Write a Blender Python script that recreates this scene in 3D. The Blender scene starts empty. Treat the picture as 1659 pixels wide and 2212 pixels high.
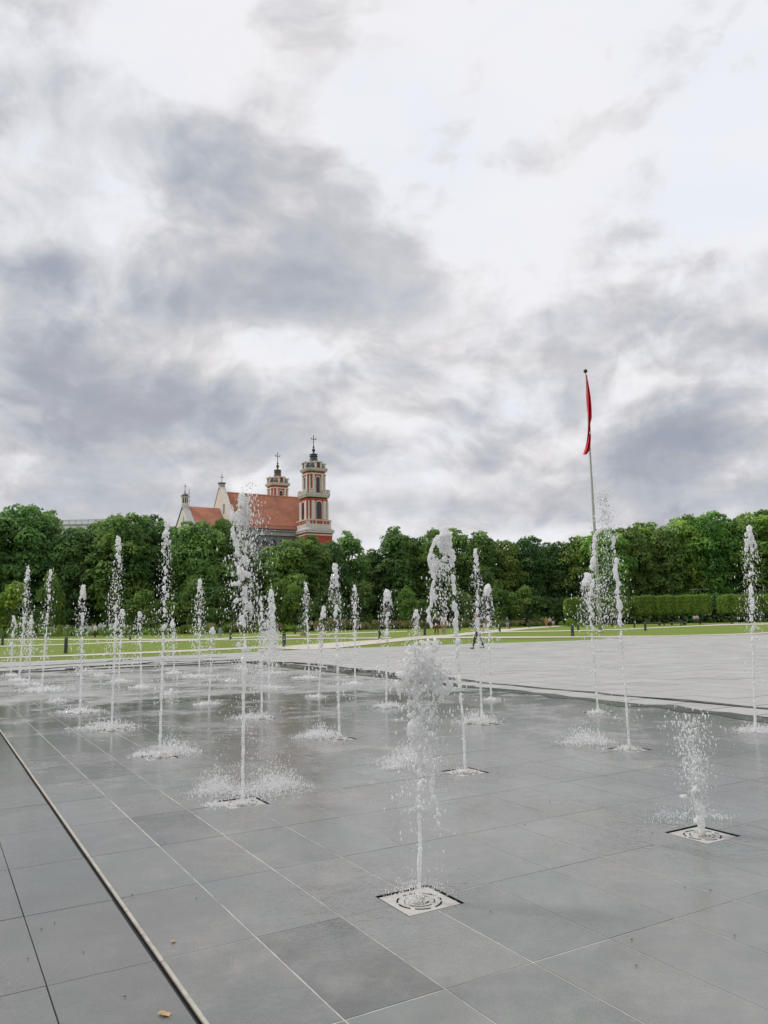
import bpy, bmesh, math, random
import numpy as np
from mathutils import Vector, Matrix

# ------------------------------------------------------------------ camera
sc = bpy.context.scene
COL = sc.collection
CW, CH, CF = 1659.0, 2212.0, 1664.0           # picture units used when surveying the photograph
PITCH, ROLL, EYE = 0.1433, 0.018, 1.60
cam_d = bpy.data.cameras.new('camera'); cam = bpy.data.objects.new('camera', cam_d); COL.objects.link(cam)
cam.matrix_world = (Matrix.Translation((0, 0, EYE)) @ Matrix.Rotation(math.pi / 2 + PITCH, 4, 'X')
                    @ Matrix.Rotation(-ROLL, 4, 'Z'))
cam_d.sensor_fit = 'VERTICAL'; cam_d.sensor_height = 24.0
cam_d.lens = 24.0 * CF / CH
cam_d.clip_start = 0.05; cam_d.clip_end = 5000
sc.camera = cam


def ray(u, v):
    x = (u - CW / 2) / CF; y = -(v - CH / 2) / CF
    c, s = math.cos(-ROLL), math.sin(-ROLL)
    x, y = c * x - s * y, s * x + c * y
    return Vector((x, math.cos(PITCH) - y * math.sin(PITCH), math.sin(PITCH) + y * math.cos(PITCH)))


def proj(p):
    x, y, z = p[0], p[1], p[2] - EYE
    f = math.cos(PITCH) * y + math.sin(PITCH) * z; up = -math.sin(PITCH) * y + math.cos(PITCH) * z
    X, Y = x / f, up / f
    c, s = math.cos(ROLL), math.sin(ROLL)
    X, Y = c * X - s * Y, s * X + c * Y
    return CW / 2 + CF * X, CH / 2 - CF * Y


def gz(x, y):                                  # the lawn rises a little beyond the fountain
    t = min(1.0, max(0.0, (math.hypot(x, y) - 28) / 34))
    return 0.42 * t * t * (3 - 2 * t)


def gp(u, v):                                  # survey a point of the ground
    d = ray(u, v); z = 0.0; t = 0
    for _ in range(60):
        t = (z - EYE) / d.z if d.z < -1e-4 else 400
        z = .5 * z + .5 * gz(d.x * t, d.y * t)
    return Vector((d.x * t, d.y * t, gz(d.x * t, d.y * t)))


def at(u, v, Y):
    d = ray(u, v); t = Y / d.y
    return Vector((d.x * t, Y, EYE + d.z * t))


# ------------------------------------------------------------------ node helpers
def srgb(r, g, b):
    f = lambda c: c / 12.92 if c <= 0.04045 else ((c + 0.055) / 1.055) ** 2.4
    return (f(r / 255), f(g / 255), f(b / 255), 1)


class NT:
    def __init__(s, tree): s.t = tree; tree.nodes.clear()

    def n(s, typ, **kw):
        nd = s.t.nodes.new(typ)
        ins = kw.pop('ins', {})
        for k, v in kw.items(): setattr(nd, k, v)
        for k, v in ins.items(): s.set(nd.inputs[k], v)
        return nd

    def set(s, sock, v):
        if isinstance(v, bpy.types.NodeSocket): s.t.links.new(v, sock)
        else: sock.default_value = v

    def m(s, op, a, b=None, c=None, clamp=False):
        nd = s.t.nodes.new('ShaderNodeMath'); nd.operation = op; nd.use_clamp = clamp
        for i, x in enumerate((a, b, c)):
            if x is not None: s.set(nd.inputs[i], x)
        return nd.outputs[0]

    def vm(s, op, a, b=None, scale=None):
        nd = s.t.nodes.new('ShaderNodeVectorMath'); nd.operation = op
        s.set(nd.inputs[0], a)
        if b is not None: s.set(nd.inputs[1], b)
        if scale is not None: s.set(nd.inputs['Scale'], scale)
        return nd.outputs['Value'] if op in ('DOT_PRODUCT', 'LENGTH') else nd.outputs[0]

    def noise(s, vec, scale, detail=4, rough=.55, dist=0.0, out='Fac'):
        nd = s.n('ShaderNodeTexNoise', ins={'Scale': scale, 'Detail': detail, 'Roughness': rough, 'Distortion': dist})
        if vec is not None: s.t.links.new(vec, nd.inputs['Vector'])
        return nd.outputs[out]

    def ramp(s, fac, stops, interp='LINEAR'):
        nd = s.t.nodes.new('ShaderNodeValToRGB'); cr = nd.color_ramp; cr.interpolation = interp
        while len(cr.elements) < len(stops): cr.elements.new(0.5)
        for e, (p, c) in zip(cr.elements, stops):
            e.position = p; e.color = c if len(c) == 4 else (*c, 1)
        s.set(nd.inputs[0], fac)
        return nd.outputs[0]

    def mix(s, f, a, b, blend='MIX'):
        nd = s.t.nodes.new('ShaderNodeMix'); nd.data_type = 'RGBA'; nd.blend_type = blend
        s.set(nd.inputs[0], f); s.set(nd.inputs[6], a); s.set(nd.inputs[7], b)
        return nd.outputs[2]

    def map(s, f, a, b, c, d):
        nd = s.t.nodes.new('ShaderNodeMapRange')
        for i, x in enumerate((f, a, b, c, d)): s.set(nd.inputs[i], x)
        return nd.outputs[0]


# ------------------------------------------------------------------ sky: overcast, broken cumulus
world = bpy.data.worlds.new('World'); sc.world = world; world.use_nodes = True
W = NT(world.node_tree)
SUN_EL, SUN_AZ = math.radians(52), math.radians(-70)      # azimuth measured from +Y towards +X
tc = W.n('ShaderNodeTexCoord').outputs['Generated']
sep = W.n('ShaderNodeSeparateXYZ'); W.t.links.new(tc, sep.inputs[0])
zz = W.m('ADD', W.m('MAXIMUM', sep.outputs[2], 0.0), 0.14)
comb = W.n('ShaderNodeCombineXYZ')
W.set(comb.inputs[0], W.m('DIVIDE', sep.outputs[0], zz)); W.set(comb.inputs[1], W.m('DIVIDE', sep.outputs[1], zz))
cp = comb.outputs[0]                                      # point on the cloud deck
warp = W.vm('SCALE', W.vm('SUBTRACT', W.noise(cp, 1.3, 3, .55, 0, 'Color'), (.5, .5, .5)), scale=.55)
cp2 = W.vm('ADD', cp, warp)
tq = W.vm('ADD', W.vm('MULTIPLY', tc, (1.0, 1.0, 1.55)), W.vm('SCALE', W.vm('SUBTRACT', W.noise(tc, 4.0, 3, .55, 0, 'Color'), (.5, .5, .5)), scale=.22))
def cloud_depth(v):
    a = W.noise(v, 2.3, 9, .52, .1); b = W.noise(v, 6.5, 8, .56, .15)
    ed = W.n('ShaderNodeMapRange', interpolation_type='SMOOTHSTEP'); W.set(ed.inputs[0], W.m('ADD', a, W.m('MULTIPLY', W.m('SUBTRACT', b, .5), .22)))
    for k_, x_ in ((1, .41), (2, .59), (3, -.5), (4, .5)): ed.inputs[k_].default_value = x_
    return W.m('ADD', W.m('ADD', W.m('MULTIPLY', W.m('SUBTRACT', a, .5), .75), W.m('MULTIPLY', W.m('SUBTRACT', b, .5), .68)), W.m('MULTIPLY', ed.outputs[0], .24))


d_here = cloud_depth(tq); d_up = cloud_depth(W.vm('ADD', tq, (-.012, .0, .030)))
relief = W.m('MULTIPLY', W.m('SUBTRACT', d_here, d_up), .70)          # tops paler than bellies
n2 = W.noise(cp2, 2.4, 8, .60, .2)
dens = W.m('ADD', W.m('ADD', d_here, relief), W.m('MULTIPLY', W.m('SUBTRACT', n2, .5), .50))
dw = W.vm('ADD', tc, W.vm('SCALE', W.vm('SUBTRACT', W.noise(tc, 5.5, 5, .6, .4, 'Color'), (.5, .5, .5)), scale=.16))
CLOUDS = [(480, 520, 480, 260, .16), (150, 800, 300, 200, .16), (700, 950, 700, 160, .16), (1500, 900, 260, 240, .12), (640, 210, 260, 210, .11), (200, 210, 260, 110, .12),  # where the heavier and the thinner cloud stands: u, v, half width, half height, weight
    (110, 850, 190, 70, .24), (40, 700, 120, 90, .24), (430, 575, 120, 50, .22), (600, 655, 170, 42, .22), (300, 640, 90, 50, .18),
    (330, 940, 320, 55, .40), (620, 890, 160, 40, .14), (80, 430, 160, 80, .26), (250, 370, 140, 70, .20), (700, 390, 60, 60, .22),
    (900, 640, 110, 80, .20), (640, 540, 160, 80, .14), (1050, 790, 150, 45, .28), (850, 985, 300, 32, .28), (1430, 930, 125, 58, .52),
    (1600, 900, 130, 40, .26), (1500, 700, 200, 110, .42), (1620, 600, 110, 90, .26), (1150, 1010, 130, 50, .28), (1000, 1110, 420, 55, .46), (300, 1090, 420, 40, .22), (1550, 1090, 240, 50, .2),
    (970, 280, 80, 50, .42), (1210, 270, 90, 40, .34), (1490, 130, 110, 70, .40), (800, 60, 110, 60, .22), (1040, 30, 90, 50, .24), (620, 110, 190, 110, .30), (150, 170, 200, 80, .34), (430, 330, 160, 90, .16), (1470, 370, 80, 30, .30), (1330, 600, 70, 30, .22),
    (330, 130, 420, 220, -.22), (1480, 250, 240, 240, -.14), (1200, 430, 290, 330, -.42), (1000, 120, 220, 120, -.26), (250, 60, 120, 60, -.26), (300, 470, 110, 60, -.34), (80, 285, 90, 50, -.26),
    (420, 180, 90, 120, -.18), (640, 745, 150, 26, -.30), (180, 675, 60, 40, -.16), (1600, 790, 110, 30, -.22), (1590, 370, 110, 120, -.26),
    (160, 1000, 200, 40, -.20), (420, 1040, 110, 40, -.18), (1130, 930, 80, 50, -.16), (350, 765, 60, 40, -.18), (1480, 1040, 160, 50, -.16)]
for (u, v, ru, rv, w) in CLOUDS:
    c = ray(u, v).normalized()
    q = W.vm('MULTIPLY', W.vm('SUBTRACT', dw, tuple(c)), (CF / ru, 2.6, CF / rv))
    e = W.m('EXPONENT', W.m('MULTIPLY', W.vm('DOT_PRODUCT', q, q), -.6))
    dens = W.m('MULTIPLY_ADD', e, w * (.80 if w > 0 else .72), dens)
dens = W.m('MULTIPLY_ADD', W.m('TANH', W.m('MULTIPLY_ADD', dens, 2.2, -.44)), .5, .5)   # soft shoulder at both ends
cloud = W.ramp(dens, [(0.0, srgb(249, 249, 252)), (.22, srgb(242, 241, 245)), (.42, srgb(227, 225, 228)), (.62, srgb(208, 207, 211)),
                      (.82, srgb(188, 190, 197)), (1.0, srgb(158, 162, 175))])
tint = W.noise(cp2, 2.3, 3)
cloud = W.mix(W.map(tint, .42, .62, 0, .55), cloud, W.mix(1.0, cloud, srgb(241, 249, 255), 'MULTIPLY'))
skyt = W.n('ShaderNodeTexSky', sky_type='NISHITA', sun_disc=False, sun_elevation=SUN_EL, sun_rotation=-SUN_AZ)
bg_sky = W.n('ShaderNodeBackground', ins={'Color': skyt.outputs[0], 'Strength': .10})
bg_cl = W.n('ShaderNodeBackground', ins={'Color': cloud, 'Strength': 1.0})
ms = W.n('ShaderNodeMixShader', ins={0: W.map(dens, 0.0, .25, .90, 1.0)})
W.t.links.new(bg_sky.outputs[0], ms.inputs[1]); W.t.links.new(bg_cl.outputs[0], ms.inputs[2])
wo = W.n('ShaderNodeOutputWorld'); W.t.links.new(ms.outputs[0], wo.inputs[0])

sun_d = bpy.data.lights.new('sun', 'SUN'); sun_d.energy = 2.2; sun_d.angle = math.radians(12); sun_d.color = (1, .965, .91)
sun = bpy.data.objects.new('sun', sun_d); COL.objects.link(sun)
sd = Vector((math.sin(SUN_AZ) * math.cos(SUN_EL), math.cos(SUN_AZ) * math.cos(SUN_EL), math.sin(SUN_EL)))
sun.rotation_euler = sd.to_track_quat('Z', 'Y').to_euler()
vs = sc.view_settings
vs.view_transform = 'Standard'; vs.look = 'None'; vs.exposure = 0.0; vs.gamma = 1.0; vs.use_curve_mapping = False
try:
    sc.cycles.max_bounces = 10; sc.cycles.transmission_bounces = 8; sc.cycles.transparent_max_bounces = 8
    sc.cycles.diffuse_bounces = 5; sc.cycles.glossy_bounces = 4
    sc.cycles.caustics_reflective = False; sc.cycles.caustics_refractive = False
except Exception:
    pass


# ------------------------------------------------------------------ materials
def mat(name, color, rough=.7, var=.12, scale=6.0, bump=0.0, bscale=None, spec=.5, metallic=0.0, coord='Object', objcol=False, dirt=None):
    m = bpy.data.materials.new(name); m.use_nodes = True
    N = NT(m.node_tree)
    out = N.n('ShaderNodeOutputMaterial'); b = N.n('ShaderNodeBsdfPrincipled', ins={'Roughness': rough, 'Metallic': metallic})
    b.inputs['Specular IOR Level'].default_value = spec
    co = N.n('ShaderNodeTexCoord').outputs[coord]
    nz = N.noise(co, scale, 5, .6)
    c = color if len(color) == 4 else (*color, 1)
    lo = tuple(x * (1 - var) for x in c[:3]) + (1,); hi = tuple(min(1, x * (1 + var)) for x in c[:3]) + (1,)
    colr = N.ramp(nz, [(.3, lo), (.7, hi)])
    if dirt:
        nd = N.noise(co, dirt[1], 4, .65)
        colr = N.mix(N.map(nd, .52, .72, 0, dirt[2]), colr, (*dirt[0], 1))
    if objcol:
        oi = N.n('ShaderNodeObjectInfo')
        colr = N.mix(1.0, colr, oi.outputs['Color'], 'MULTIPLY')
    N.set(b.inputs['Base Color'], colr)
    if bump:
        bn = N.n('ShaderNodeBump', ins={'Strength': bump, 'Distance': .02, 'Height': N.noise(co, bscale or scale * 4, 4, .6)})
        N.set(b.inputs['Normal'], bn.outputs[0])
    N.t.links.new(b.outputs[0], out.inputs[0])
    return m


def slab_material(name, base, teal, film_lo, film_hi, r_wet, r_dry, per_face=False, streak=1.0, wet_nozzles=True):
    """granite paving: per slab tone, speckle, and a film of water that lies in patches"""
    m = bpy.data.materials.new(name); m.use_nodes = True
    N = NT(m.node_tree)
    out = N.n('ShaderNodeOutputMaterial'); b = N.n('ShaderNodeBsdfPrincipled')
    geo = N.n('ShaderNodeNewGeometry'); P = geo.outputs['Position']
    if per_face:
        tone = N.n('ShaderNodeAttribute', attribute_name='tone').outputs['Color']
    else:
        tone = N.n('ShaderNodeObjectInfo').outputs['Color']
    speck = N.noise(P, 110, 5, .75); blot = N.noise(P, 2.3, 5, .6); big = N.noise(P, .55, 4, .6)
    c = N.ramp(speck, [(.3, tuple(x * .60 for x in base) + (1,)), (.72, tuple(x * 1.36 for x in base) + (1,))])
    c = N.mix(N.map(blot, .35, .7, 0, .35), c, tuple(x * .72 for x in base) + (1,))
    c = N.mix(N.map(N.noise(P, 1.1, 4, .6), .5, .66, 0, teal), c, (base[0] * .70, base[1] * .93, base[2] * .89, 1))
    c = N.mix(1.0, c, tone, 'MULTIPLY')
    film = N.map(N.m('ADD', N.m('ADD', N.m('MULTIPLY', blot, .40), N.m('MULTIPLY', big, .55)), N.m('MULTIPLY', N.noise(P, 9, 4, .65), .2)), film_lo, film_hi, 0, 1)
    c = N.mix(N.map(N.noise(P, .9, 5, .65), .46, .64, 0, .55 * streak), c, tuple(x * 1.30 for x in base) + (1,))
    c = N.mix(N.map(N.noise(P, 5.0, 6, .7), .48, .72, 0, .45 * streak), c, tuple(x * 1.30 for x in base) + (1,))
    c = N.mix(N.map(N.noise(P, 32, 5, .7), .55, .8, 0, .45), c, tuple(x * .6 for x in base) + (1,))
    # water keeps falling round the nozzles: the film is always there
    ps = N.m('DIVIDE', N.m('SUBTRACT', N.vm('DOT_PRODUCT', P, (.8631, .5050, 0)), 2.55 - .25), 2.51)
    pt = N.m('DIVIDE', N.m('SUBTRACT', N.vm('DOT_PRODUCT', P, (.5050, -.8631, 0)), -4.036 - .10), 2.985)
    fx = N.m('MULTIPLY', N.m('SUBTRACT', ps, N.m('ROUND', ps)), 2.51); fy = N.m('MULTIPLY', N.m('SUBTRACT', pt, N.m('ROUND', pt)), 2.985)
    dn = N.m('SQRT', N.m('ADD', N.m('MULTIPLY', fx, fx), N.m('MULTIPLY', fy, fy)))
    dn2 = N.m('ADD', dn, N.m('MULTIPLY', N.m('SUBTRACT', N.noise(P, 2.6, 4, .6), .5), 1.5))
    near = N.map(dn2, .95, .45, 0, 1) if wet_nozzles else None
    if wet_nozzles: film = N.m('MAXIMUM', film, near)
    c = N.mix(N.m('MULTIPLY', film, .42), c, tuple(x * .5 for x in base) + (1,))
    N.set(b.inputs['Base Color'], c)
    N.set(b.inputs['Roughness'], N.map(film, 0, 1, r_dry, r_wet))
    N.set(b.inputs['IOR'], 1.46)
    rip = N.noise(P, 26, 4, .6)
    if wet_nozzles: rip = N.m('ADD', rip, N.m('MULTIPLY', N.m('MULTIPLY', N.m('SINE', N.m('MULTIPLY', dn2, 70.0)), near), .30))
    fine = N.noise(P, 220, 3, .6)
    h = N.m('ADD', N.m('MULTIPLY', rip, .5 * streak), N.m('MULTIPLY', fine, N.map(film, 0, 1, .35, .04)))
    bn = N.n('ShaderNodeBump', ins={'Strength': .30, 'Distance': .012, 'Height': h})
    N.set(b.inputs['Normal'], bn.outputs[0])
    N.t.links.new(b.outputs[0], out.inputs[0])
    return m


def leaf_material(name, dark, light, trans=.25):
    m = bpy.data.materials.new(name); m.use_nodes = True
    N = NT(m.node_tree)
    out = N.n('ShaderNodeOutputMaterial')
    b = N.n('ShaderNodeBsdfPrincipled', ins={'Roughness': .55}); b.inputs['Specular IOR Level'].default_value = .3
    at_ = N.n('ShaderNodeAttribute', attribute_name='tint').outputs['Fac']
    c = N.ramp(at_, [(0, (*dark, 1)), (1, (*light, 1))])
    oi = N.n('ShaderNodeObjectInfo')
    c = N.mix(1.0, c, oi.outputs['Color'], 'MULTIPLY')
    N.set(b.inputs['Base Color'], c)
    t = N.n('ShaderNodeBsdfTranslucent', ins={'Color': c})
    mx = N.n('ShaderNodeMixShader', ins={0: trans})
    N.t.links.new(b.outputs[0], mx.inputs[1]); N.t.links.new(t.outputs[0], mx.inputs[2])
    N.t.links.new(mx.outputs[0], out.inputs[0])
    return m


def water_material(name, white, rough, bump, clear=0.0):
    m = bpy.data.materials.new(name); m.use_nodes = True
    N = NT(m.node_tree)
    out = N.n('ShaderNodeOutputMaterial')
    co = N.n('ShaderNodeNewGeometry').outputs['Position']
    g = N.n('ShaderNodeBsdfPrincipled', ins={'Base Color': (1, 1, 1, 1), 'Roughness': rough, 'IOR': 1.333, 'Transmission Weight': 1.0})
    bn = N.n('ShaderNodeBump', ins={'Strength': bump, 'Distance': .012, 'Height': N.noise(co, 85, 4, .65)})
    N.set(g.inputs['Normal'], bn.outputs[0])
    f = N.n('ShaderNodeBsdfPrincipled', ins={'Base Color': (.96, .965, .97, 1), 'Roughness': .2})
    tl = N.n('ShaderNodeBsdfTranslucent', ins={'Color': (.98, .98, .98, 1)})
    fm = N.n('ShaderNodeMixShader', ins={0: .5}); N.t.links.new(f.outputs[0], fm.inputs[1]); N.t.links.new(tl.outputs[0], fm.inputs[2])
    fac = N.map(N.noise(co, 14, 3, .6), .3, .7, max(0, white - .25), min(1, white + .25))
    mx = N.n('ShaderNodeMixShader', ins={0: fac})
    N.t.links.new(g.outputs[0], mx.inputs[1]); N.t.links.new(fm.outputs[0], mx.inputs[2])
    if clear:
        tp = N.n('ShaderNodeBsdfTransparent'); m2 = N.n('ShaderNodeMixShader', ins={0: clear})
        N.t.links.new(mx.outputs[0], m2.inputs[1]); N.t.links.new(tp.outputs[0], m2.inputs[2]); mx = m2
    N.t.links.new(mx.outputs[0], out.inputs[0])
    return m


M = dict(
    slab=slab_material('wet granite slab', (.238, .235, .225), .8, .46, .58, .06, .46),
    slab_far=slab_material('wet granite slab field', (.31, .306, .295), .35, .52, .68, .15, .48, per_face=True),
    slab_left=slab_material('wet granite surround slab', (.20, .199, .19), .5, .39, .51, .045, .44),
    plaza=slab_material('pale granite slab', (.385, .375, .36), .05, .72, .9, .25, .6, streak=.3, wet_nozzles=False),
    plaza_far=slab_material('pale granite slab field', (.385, .375, .36), .05, .72, .9, .25, .6, per_face=True, streak=.3, wet_nozzles=False),
    grout=mat('pale mortar', (.42, .41, .39), .7, .25, 9, dirt=((.07, .07, .07), .8, 1.0)),
    joint=mat('dark open joint', (.04, .04, .04), .8, .2, 20, spec=.08),
    steel=mat('beige coated steel', (.40, .375, .32), .45, .15, 14, dirt=((.12, .11, .09), 6, .6)),
    black=mat('black gap', (.010, .010, .010), .8, .2, 20, spec=.05),
    cover=mat('cream nozzle cover', (.46, .445, .41), .28, .08, 30, bump=.15, bscale=240, dirt=((.36, .35, .32), 18, .5)),
    grass=None,
    gravel=mat('pale compacted gravel', (.50, .46, .39), .9, .14, 1.6, bump=.3, bscale=60, coord='Generated'),
    bark=mat('bark', (.065, .05, .038), .9, .3, 4, bump=.6, bscale=14),
    leaf=leaf_material('linden leaf', (.085, .165, .050), (.35, .47, .15), .54),
    leaf_hedge=leaf_material('clipped linden leaf', (.075, .15, .03), (.26, .37, .085), .45),
    leaf_bush=leaf_material('shrub leaf', (.075, .14, .035), (.235, .33, .09), .45),
    petal=leaf_material('rose petal', (.40, .13, .12), (.60, .34, .30)),
    bollard=mat('dark green grey metal', (.028, .036, .036), .45, .15, 9),
    bollard_cap=mat('bollard lamp rim', (.16, .17, .17), .4, .1, 9),
    wood=mat('weathered bench wood', (.30, .27, .22), .7, .2, 8),
    pole=mat('grey painted pole', (.40, .40, .385), .4, .1, 3, dirt=((.22, .21, .19), 1.5, .5)),
    flag=mat('red flag cloth', (.52, .018, .035), .75, .12, 2),
    emblem=mat('white flag emblem', (.62, .60, .58), .75, .3, 6),
    stucco=mat('cream stucco', (.66, .605, .535), .85, .10, 1.2, dirt=((.45, .43, .39), .9, .35)),
    redwall=mat('red plaster', (.42, .068, .046), .85, .22, 1.4, dirt=((.25, .06, .05), .7, .5)),
    tile=None,
    greywall=mat('grey cement render', (.235, .24, .245), .9, .12, .8, dirt=((.16, .165, .17), .5, .5)),
    greytrim=mat('grey trim', (.40, .40, .40), .8, .12, 1.5),
    dome=mat('dark sheet metal', (.050, .050, .055), .5, .25, 2.5),
    dome_old=mat('rusty sheet metal', (.12, .075, .055), .6, .3, 2.0),
    glass=mat('dark window glass', (.018, .022, .035), .15, .2, 3),
    iron=mat('black iron', (.02, .02, .022), .5, .1, 5),
    white_panel=mat('white panel', (.80, .80, .82), .6, .05, 1),
    skin=mat('skin', (.52, .30, .21), .55, .06, 12),
    hair_grey=mat('grey hair', (.36, .34, .32), .7, .2, 40),
    hair_dark=mat('brown hair', (.06, .04, .03), .7, .2, 40),
    cloth=mat('cloth', (.8, .8, .8), .85, .08, 9, objcol=True, bump=.2, bscale=50),
    dry_leaf=mat('dry orange leaf', (.42, .27, .13), .7, .3, 60),
    scrap=mat('dark leaf scrap', (.06, .05, .04), .8, .3, 60),
    clear=water_material('torn clear water', .74, .05, .35, .22),
    water=water_material('jet water', .80, .05, .8, .10),
    drop=water_material('water drops', .92, .04, .0, .18),
    spray=water_material('spray', .95, .1, .0, .48),
)


def tile_material():
    m = bpy.data.materials.new('clay roof tile'); m.use_nodes = True
    N = NT(m.node_tree)
    out = N.n('ShaderNodeOutputMaterial'); b = N.n('ShaderNodeBsdfPrincipled', ins={'Roughness': .8})
    co = N.n('ShaderNodeTexCoord').outputs['Object']
    br = N.n('ShaderNodeTexNoise', ins={'Scale': 1.5, 'Detail': 7.0, 'Roughness': .75})
    mp = N.n('ShaderNodeMapping'); mp.inputs['Scale'].default_value = (.6, 3.0, 3.0)
    N.t.links.new(co, mp.inputs[0]); N.t.links.new(mp.outputs[0], br.inputs['Vector'])
    c = N.ramp(br.outputs['Fac'], [(.25, (.24, .085, .048, 1)), (.5, (.42, .155, .088, 1)), (.75, (.54, .25, .15, 1))])
    big = N.noise(co, .35, 4, .6)
    c = N.mix(N.map(big, .42, .66, 0, .6), c, (.20, .095, .065, 1))
    N.set(b.inputs['Base Color'], c)
    wv = N.n('ShaderNodeTexWave', ins={'Scale': 1.1, 'Distortion': .3}); wv.bands_direction = 'Z'
    N.t.links.new(co, wv.inputs['Vector'])
    bn = N.n('ShaderNodeBump', ins={'Strength': .5, 'Distance': .08, 'Height': wv.outputs['Fac']})
    N.set(b.inputs['Normal'], bn.outputs[0])
    N.t.links.new(b.outputs[0], out.inputs[0])
    return m


def grass_material():
    m = bpy.data.materials.new('mown grass'); m.use_nodes = True
    N = NT(m.node_tree)
    out = N.n('ShaderNodeOutputMaterial'); b = N.n('ShaderNodeBsdfPrincipled', ins={'Roughness': .9})
    b.inputs['Specular IOR Level'].default_value = .15
    P = N.n('ShaderNodeNewGeometry').outputs['Position']
    a = N.noise(P, .16, 5, .6); f = N.noise(P, 3.0, 6, .7)
    c = N.ramp(f, [(.25, (.085, .135, .02, 1)), (.5, (.16, .235, .036, 1)), (.78, (.24, .30, .06, 1))])
    c = N.mix(N.map(a, .42, .66, 0, .55), c, (.16, .165, .04, 1))
    N.set(b.inputs['Base Color'], c)
    bn = N.n('ShaderNodeBump', ins={'Strength': .8, 'Distance': .05, 'Height': N.noise(P, 14, 4, .7)})
    N.set(b.inputs['Normal'], bn.outputs[0])
    N.t.links.new(b.outputs[0], out.inputs[0])
    return m


M['tile'] = tile_material(); M['grass'] = grass_material()


# ------------------------------------------------------------------ mesh helpers
def link(name, me, material=None, parent=None):
    o = bpy.data.objects.new(name, me); COL.objects.link(o)
    if material is not None and me is not None:
        if len(me.materials) == 0: me.materials.append(material)
    if parent is not None: o.parent = parent
    return o


def tag(o, label=None, cat=None, group=None, kind=None):
    if label: o['label'] = label
    if cat: o['category'] = cat
    if group: o['group'] = group
    if kind: o['kind'] = kind
    return o


def empty(name, loc=(0, 0, 0), rz=0.0):
    o = bpy.data.objects.new(name, None); COL.objects.link(o)
    o.location = loc; o.rotation_euler = (0, 0, rz); o.empty_display_size = .2
    return o


def np_mesh(name, V, F, smooth=False, attr=None):
    """V (n,3), F (m,k) of equal sided faces; attr = {'tint': per-vertex floats}"""
    me = bpy.data.meshes.new(name)
    V = np.asarray(V, np.float32); F = np.asarray(F, np.int32)
    k = F.shape[1]
    me.vertices.add(len(V)); me.vertices.foreach_set('co', V.ravel())
    me.loops.add(F.size); me.loops.foreach_set('vertex_index', F.ravel())
    me.polygons.add(len(F))
    me.polygons.foreach_set('loop_start', np.arange(0, F.size, k, dtype=np.int32))
    me.polygons.foreach_set('loop_total', np.full(len(F), k, np.int32))
    me.polygons.foreach_set('use_smooth', np.full(len(F), smooth))
    me.update(calc_edges=True)
    if attr:
        for an, arr in attr.items():
            if np.ndim(arr) == 1:
                a = me.attributes.new(an, 'FLOAT', 'POINT'); a.data.foreach_set('value', np.asarray(arr, np.float32))
            else:
                a = me.attributes.new(an, 'FLOAT_COLOR', 'POINT'); a.data.foreach_set('color', np.asarray(arr, np.float32).ravel())
    return me


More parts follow.
